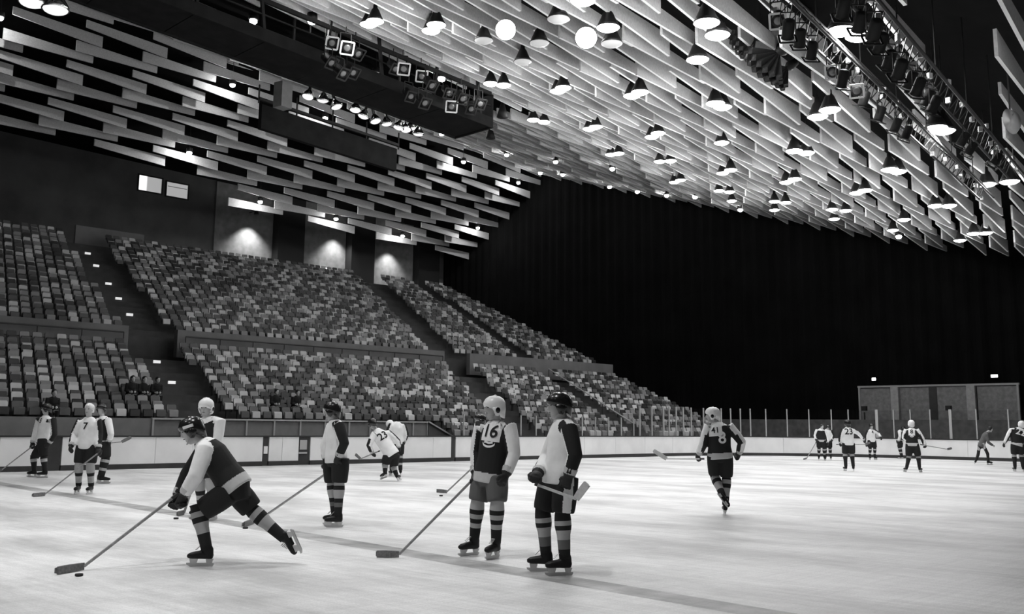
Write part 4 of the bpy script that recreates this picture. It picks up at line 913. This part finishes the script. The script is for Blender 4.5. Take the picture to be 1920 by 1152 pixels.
# --- left group by the boards
J = pose(77, 896, 95, 1.88, dict(head=(86, 767), neck=(86, 780), chest=(85, 795), shL=(100, 787), elL=(102, 815), wrL=(92, 832), shR=(73, 787), elR=(66, 812), wrR=(61, 832), pelvis=(80, 825), toL=(69, 893), toR=(50, 893), anL=(84, 888), anR=(64, 888), knL=(82, 860), knR=(63, 860)))
top, heel, toe = at_depth(60, 838, depth_of(J['wrR'])-.05), at_depth(4, 881, depth_of(J['wrR'])-.5), at_depth(-10, 884, depth_of(J['wrR'])-.5); grip(J, 'R', top, heel)
person('hockey player in black helmet and white jersey by the dark gate, facing left', J, dict(jersey='white', helmet='b', pants='dark', socks=['dark', 'light', 'dark', 'dark', 'dark'], num=[('5', 1, .78, .16, D_, None, .02)]), wv((-1, 0, -.3)))
stick(top + (top-heel)*.12, heel, toe, 'hockey stick of the player by the dark gate, running out of the picture')
J = pose(157, 927, 176, 1.86, dict(head=(167, 768), neck=(167, 783), wrR=(133, 838), elR=(139, 815), wrL=(184, 842), elL=(186, 815), toR=(140, 922), toL=(162, 924)))
top, heel, toe = at_depth(184, 850, depth_of(J['wrL'])-.08), on_ice(84, 931) + Vector((0, 0, .04)), on_ice(61, 933) + Vector((0, 0, .04)); grip(J, 'L', top, heel)
person('bareheaded fair-haired hockey player in white jersey and dark shorts facing the viewer', J, dict(jersey='white', hair='blond', pants='dark', socks=['light', 'light', 'light', 'dark', 'light', 'light', 'dark'], num=[('7', 1, .68, .2, D_, None, 0)]), wv((-.1, 0, -1)))
stick(top + (top-heel)*.06, heel, toe, 'hockey stick slanting before the fair-haired player')
J = pose(190, 907, -60, 1.85, dict(head=(190, 768), neck=(192, 782), shR=(203, 788), elR=(208, 815), wrR=(205, 828), shL=(186, 788), elL=(190, 815), wrL=(198, 828)))
top, heel = at_depth(190, 834, depth_of(J['wrR'])), at_depth(228, 829, depth_of(J['wrR'])+.2); grip(J, 'R', top, heel); grip(J, 'L', top, heel)
person('hockey player in dark jersey with white sleeves half hidden behind the fair-haired player', J, dict(jersey='dark', helmet='b', pants='dark', socks=SD), wv((-.3, 0, -1)))
stick(at_depth(150, 836, depth_of(J['wrR'])-.1), heel, at_depth(246, 820, depth_of(J['wrR'])+.3), 'hockey stick level at the waist behind the fair-haired player')
# --- two white players beyond
J = pose(737, 903, 30, 1.85, dict(head=(698, 795), neck=(705, 806), chest=(716, 823), pelvis=(733, 850), shL=(701, 814), elL=(692, 836), wrL=(698, 850), shR=(729, 812), elR=(746, 828), wrR=(748, 838), hipL=(727, 855), hipR=(741, 853), knL=(722, 874), anL=(722, 886), toL=(712, 890), knR=(738, 877), anR=(743, 895), toR=(748, 899)), lift=('L',))
top, heel, toe = at_depth(697, 852, depth_of(J['wrL'])), at_depth(676, 861, depth_of(J['wrL'])+.3), at_depth(666, 852, depth_of(J['wrL'])+.4)
person('hockey player in black helmet bending forward, white jersey with dark number 23', J, dict(jersey='white', helmet='b', pants='dark', lift=('L',), socks=['dark', 'light', 'light', 'dark', 'dark'], num=[('23', -1, .66, .28, D_, None, 0)]), wv((-.6, -.4, 1)))
stick(at_depth(712, 846, depth_of(J['wrL'])-.1), heel, toe, 'hockey stick of the bending number 23, blade lifted')
J = pose(742, 893, 15, 1.84, dict(head=(732, 797)))
person('hockey player in white helmet and white jersey just beyond the bending number 23', J, dict(jersey='white', helmet='w', pants='dark', socks=SD), wv((-.2, 0, 1)))
# --- player hidden behind sixteen
J = pose(899, 930, 110, 1.8, dict(head=(899, 788), wrR=(893, 868), wrL=(899, 870)))
top, heel, toe = at_depth(892, 872, depth_of(J['wrR'])), on_ice(838, 926) + Vector((0, 0, .04)), on_ice(818, 924) + Vector((0, 0, .04)); grip(J, 'R', top, heel)
person('hockey player in black helmet and white jersey mostly hidden behind number 16', J, dict(jersey='white', helmet='b', pants='dark', socks=SD), wv((-1, 0, -.5)))
stick(top + (top-heel)*.1, heel, toe, 'hockey stick reaching left from behind number 16'); puck(827, 931, 'black puck at the blade reaching out behind number 16')
# --- far end group
J = pose(1541, 864, 170, 1.78, dict(head=(1541, 801), wrL=(1552, 832), elL=(1550, 820)))
person('small far hockey player in dark jersey with white front beside the end boards', J, dict(jersey='dark', helmet=None, hair='hair', pants='dark', socks=SD), wv((.3, 0, -1)))
h_ = hand(J, 'R'); stick(h_, on_ice(1513, 861) + Vector((0, 0, .04)), on_ice(1507, 863) + Vector((0, 0, .04)), 'thin hockey stick of the far player in dark jersey beside end boards')
J = pose(1553, 863, 150, 1.75, dict(head=(1553, 803)))
person('small far hockey player in white jersey and black helmet behind the far dark one', J, dict(jersey='white', helmet='b', pants='dark', socks=SD), wv((-.6, 0, -1)))
J = pose(1593, 884, -4, 1.84, dict(wrL=(1575, 831), elL=(1576, 818), wrR=(1620, 825), elR=(1612, 815)))
person('hockey player seen from behind in white jersey with dark number 23, legs apart', J, dict(jersey='white', helmet='b', pants='dark', socks=['light', 'dark', 'dark', 'dark'], num=[('23', -1, .72, .30, D_, None, 0)]), wv((0, 0, 1)))
q = depth_of(J['wrL'])+.25; stick(at_depth(1568, 834, q), at_depth(1623, 834, q), at_depth(1631, 830, q), 'hockey stick held level by the back-turned number 23')
J = pose(1636, 863, 185, 1.78, dict(wrL=(1652, 821), elL=(1648, 814), wrR=(1624, 833)))
person('hockey player in white jersey facing the viewer near the left door pillar', J, dict(jersey='white', helmet='b', pants='dark', socks=SD, num=[('4', 1, .75, .2, D_, None, 0)]), wv((0, 0, -1)))
J = pose(1690, 861, 60, 1.76, dict(head=(1694, 805), neck=(1693, 813), wrL=(1684, 828)))
person('dark hockey player hunched behind the white-helmeted number 8 with white shoulders', J, dict(jersey='dark', helmet='b', pants='dark', socks=SD), wv((.5, -.3, 1)))
J = pose(1713, 886, -20, 1.84, dict(wrR=(1734, 835), elR=(1729, 822), wrL=(1710, 832), anL=(1700, 876), toL=(1696, 880), knL=(1704, 858), anR=(1724, 877), toR=(1729, 881), knR=(1722, 858)))
top, heel, toe = at_depth(1736, 836, depth_of(J['wrR'])), at_depth(1776, 843, depth_of(J['wrR'])+.4), at_depth(1784, 841, depth_of(J['wrR'])+.5); grip(J, 'R', top, heel)
person('hockey player seen from behind in white helmet, dark jersey, white number panel, feet spread', J, dict(jersey='dark', helmet='w', pants='dark', socks=['light', 'dark', 'dark', 'dark'], num=[('8', -1, .76, .2, D_, (.22, .26), 0), ('~', -1, .5, .07, W_, None, 0)]), wv((.1, 0, 1)))
stick(top + (top-heel)*.25, heel, toe, 'hockey stick held out right by the white-helmeted player before the doors')
J = pose(1842, 872, -80, 1.78, dict(head=(1857, 805), neck=(1851, 811), chest=(1847, 817), pelvis=(1840, 836), shR=(1850, 816), shL=(1848, 815), elR=(1853, 830), wrR=(1862, 836), elL=(1838, 828), wrL=(1842, 837), knL=(1834, 853), anL=(1830, 868), toL=(1830, 871), knR=(1852, 852), anR=(1853, 868), toR=(1860, 871)))
person('bareheaded dark-haired person in grey knit sweater skating crouched without stick', J, dict(jersey='knit', hair='hair', pants='dark', long=1, slim=.8, bare=1, bulk=.88), wv((1, -.2, 0)))
J = pose(1911, 885, -15, 1.88, dict(head=(1915, 797), neck=(1914, 804), wrL=(1883, 832), elL=(1890, 818)))
top, heel = at_depth(1884, 836, depth_of(J['wrL'])), at_depth(1915, 833, depth_of(J['wrL'])-.1)
person('hockey player in white helmet cut by picture edge, dark jersey with number 22', J, dict(jersey='dark', helmet='w', pants='dark', socks=['light', 'dark', 'dark', 'dark'], num=[('22', -1, .72, .34, W_, None, 0)]), wv((.1, 0, 1)))
# --- spectators in the stand
def sit(px, row, label, lean=0.0, yaw=None):
    y = 34.5+.8*row; d = ray(px, 760); u = d.x/d.y*y; st_ = min((a for a in SEATS if a[0] == row), key=lambda a: abs(a[1]-u)); u = st_[1]; st_[2].data = MPD[st_[3]]; base = Vector((u, y+.0, 1.28+.32*row))
    J = pose(0, 0, 44+180+(yaw or 0)-0, 1.72, {}, dict(pelvis=(0, -.02, .52), chest=(0, .02+lean, .88), neck=(0, .05+lean, 1.05), head=(0, .09+lean*1.2, 1.2), shL=(-.19, .02+lean, .98), shR=(.19, .02+lean, .98), elL=(-.2, .10, .72), elR=(.2, .10, .72), wrL=(-.10, .28, .68), wrR=(.10, .28, .68),
             hipL=(-.10, .02, .52), hipR=(.10, .02, .52), knL=(-.11, .34, .54), knR=(.11, .34, .54), anL=(-.10, .30, .14), anR=(.10, .30, .14), toL=(-.11, .46, .07), toR=(.11, .46, .07)), depth=base)
    person(label, J, dict(jersey='coat', hair='hair', pants='dark', long=1, slim=.75, bare=1, bulk=.82, group='spectators in the lower stand'), J['fw'])
sit(104, 0, 'dark-clothed spectator sitting alone in low seats at far left', .1); sit(240, 2, 'dark-coated spectator sitting in third row, left of a pair', .12); sit(268, 2, 'dark-coated spectator sitting in the middle of three', .05); sit(300, 2, 'dark-coated spectator sitting beside the first aisle', .1)
sit(512, 1, 'dark-clothed spectator sitting right of the first aisle, left of two', .1); sit(543, 1, 'dark-clothed spectator sitting right of the first aisle, right of two', .12)
run_fuse(); put_numbers()
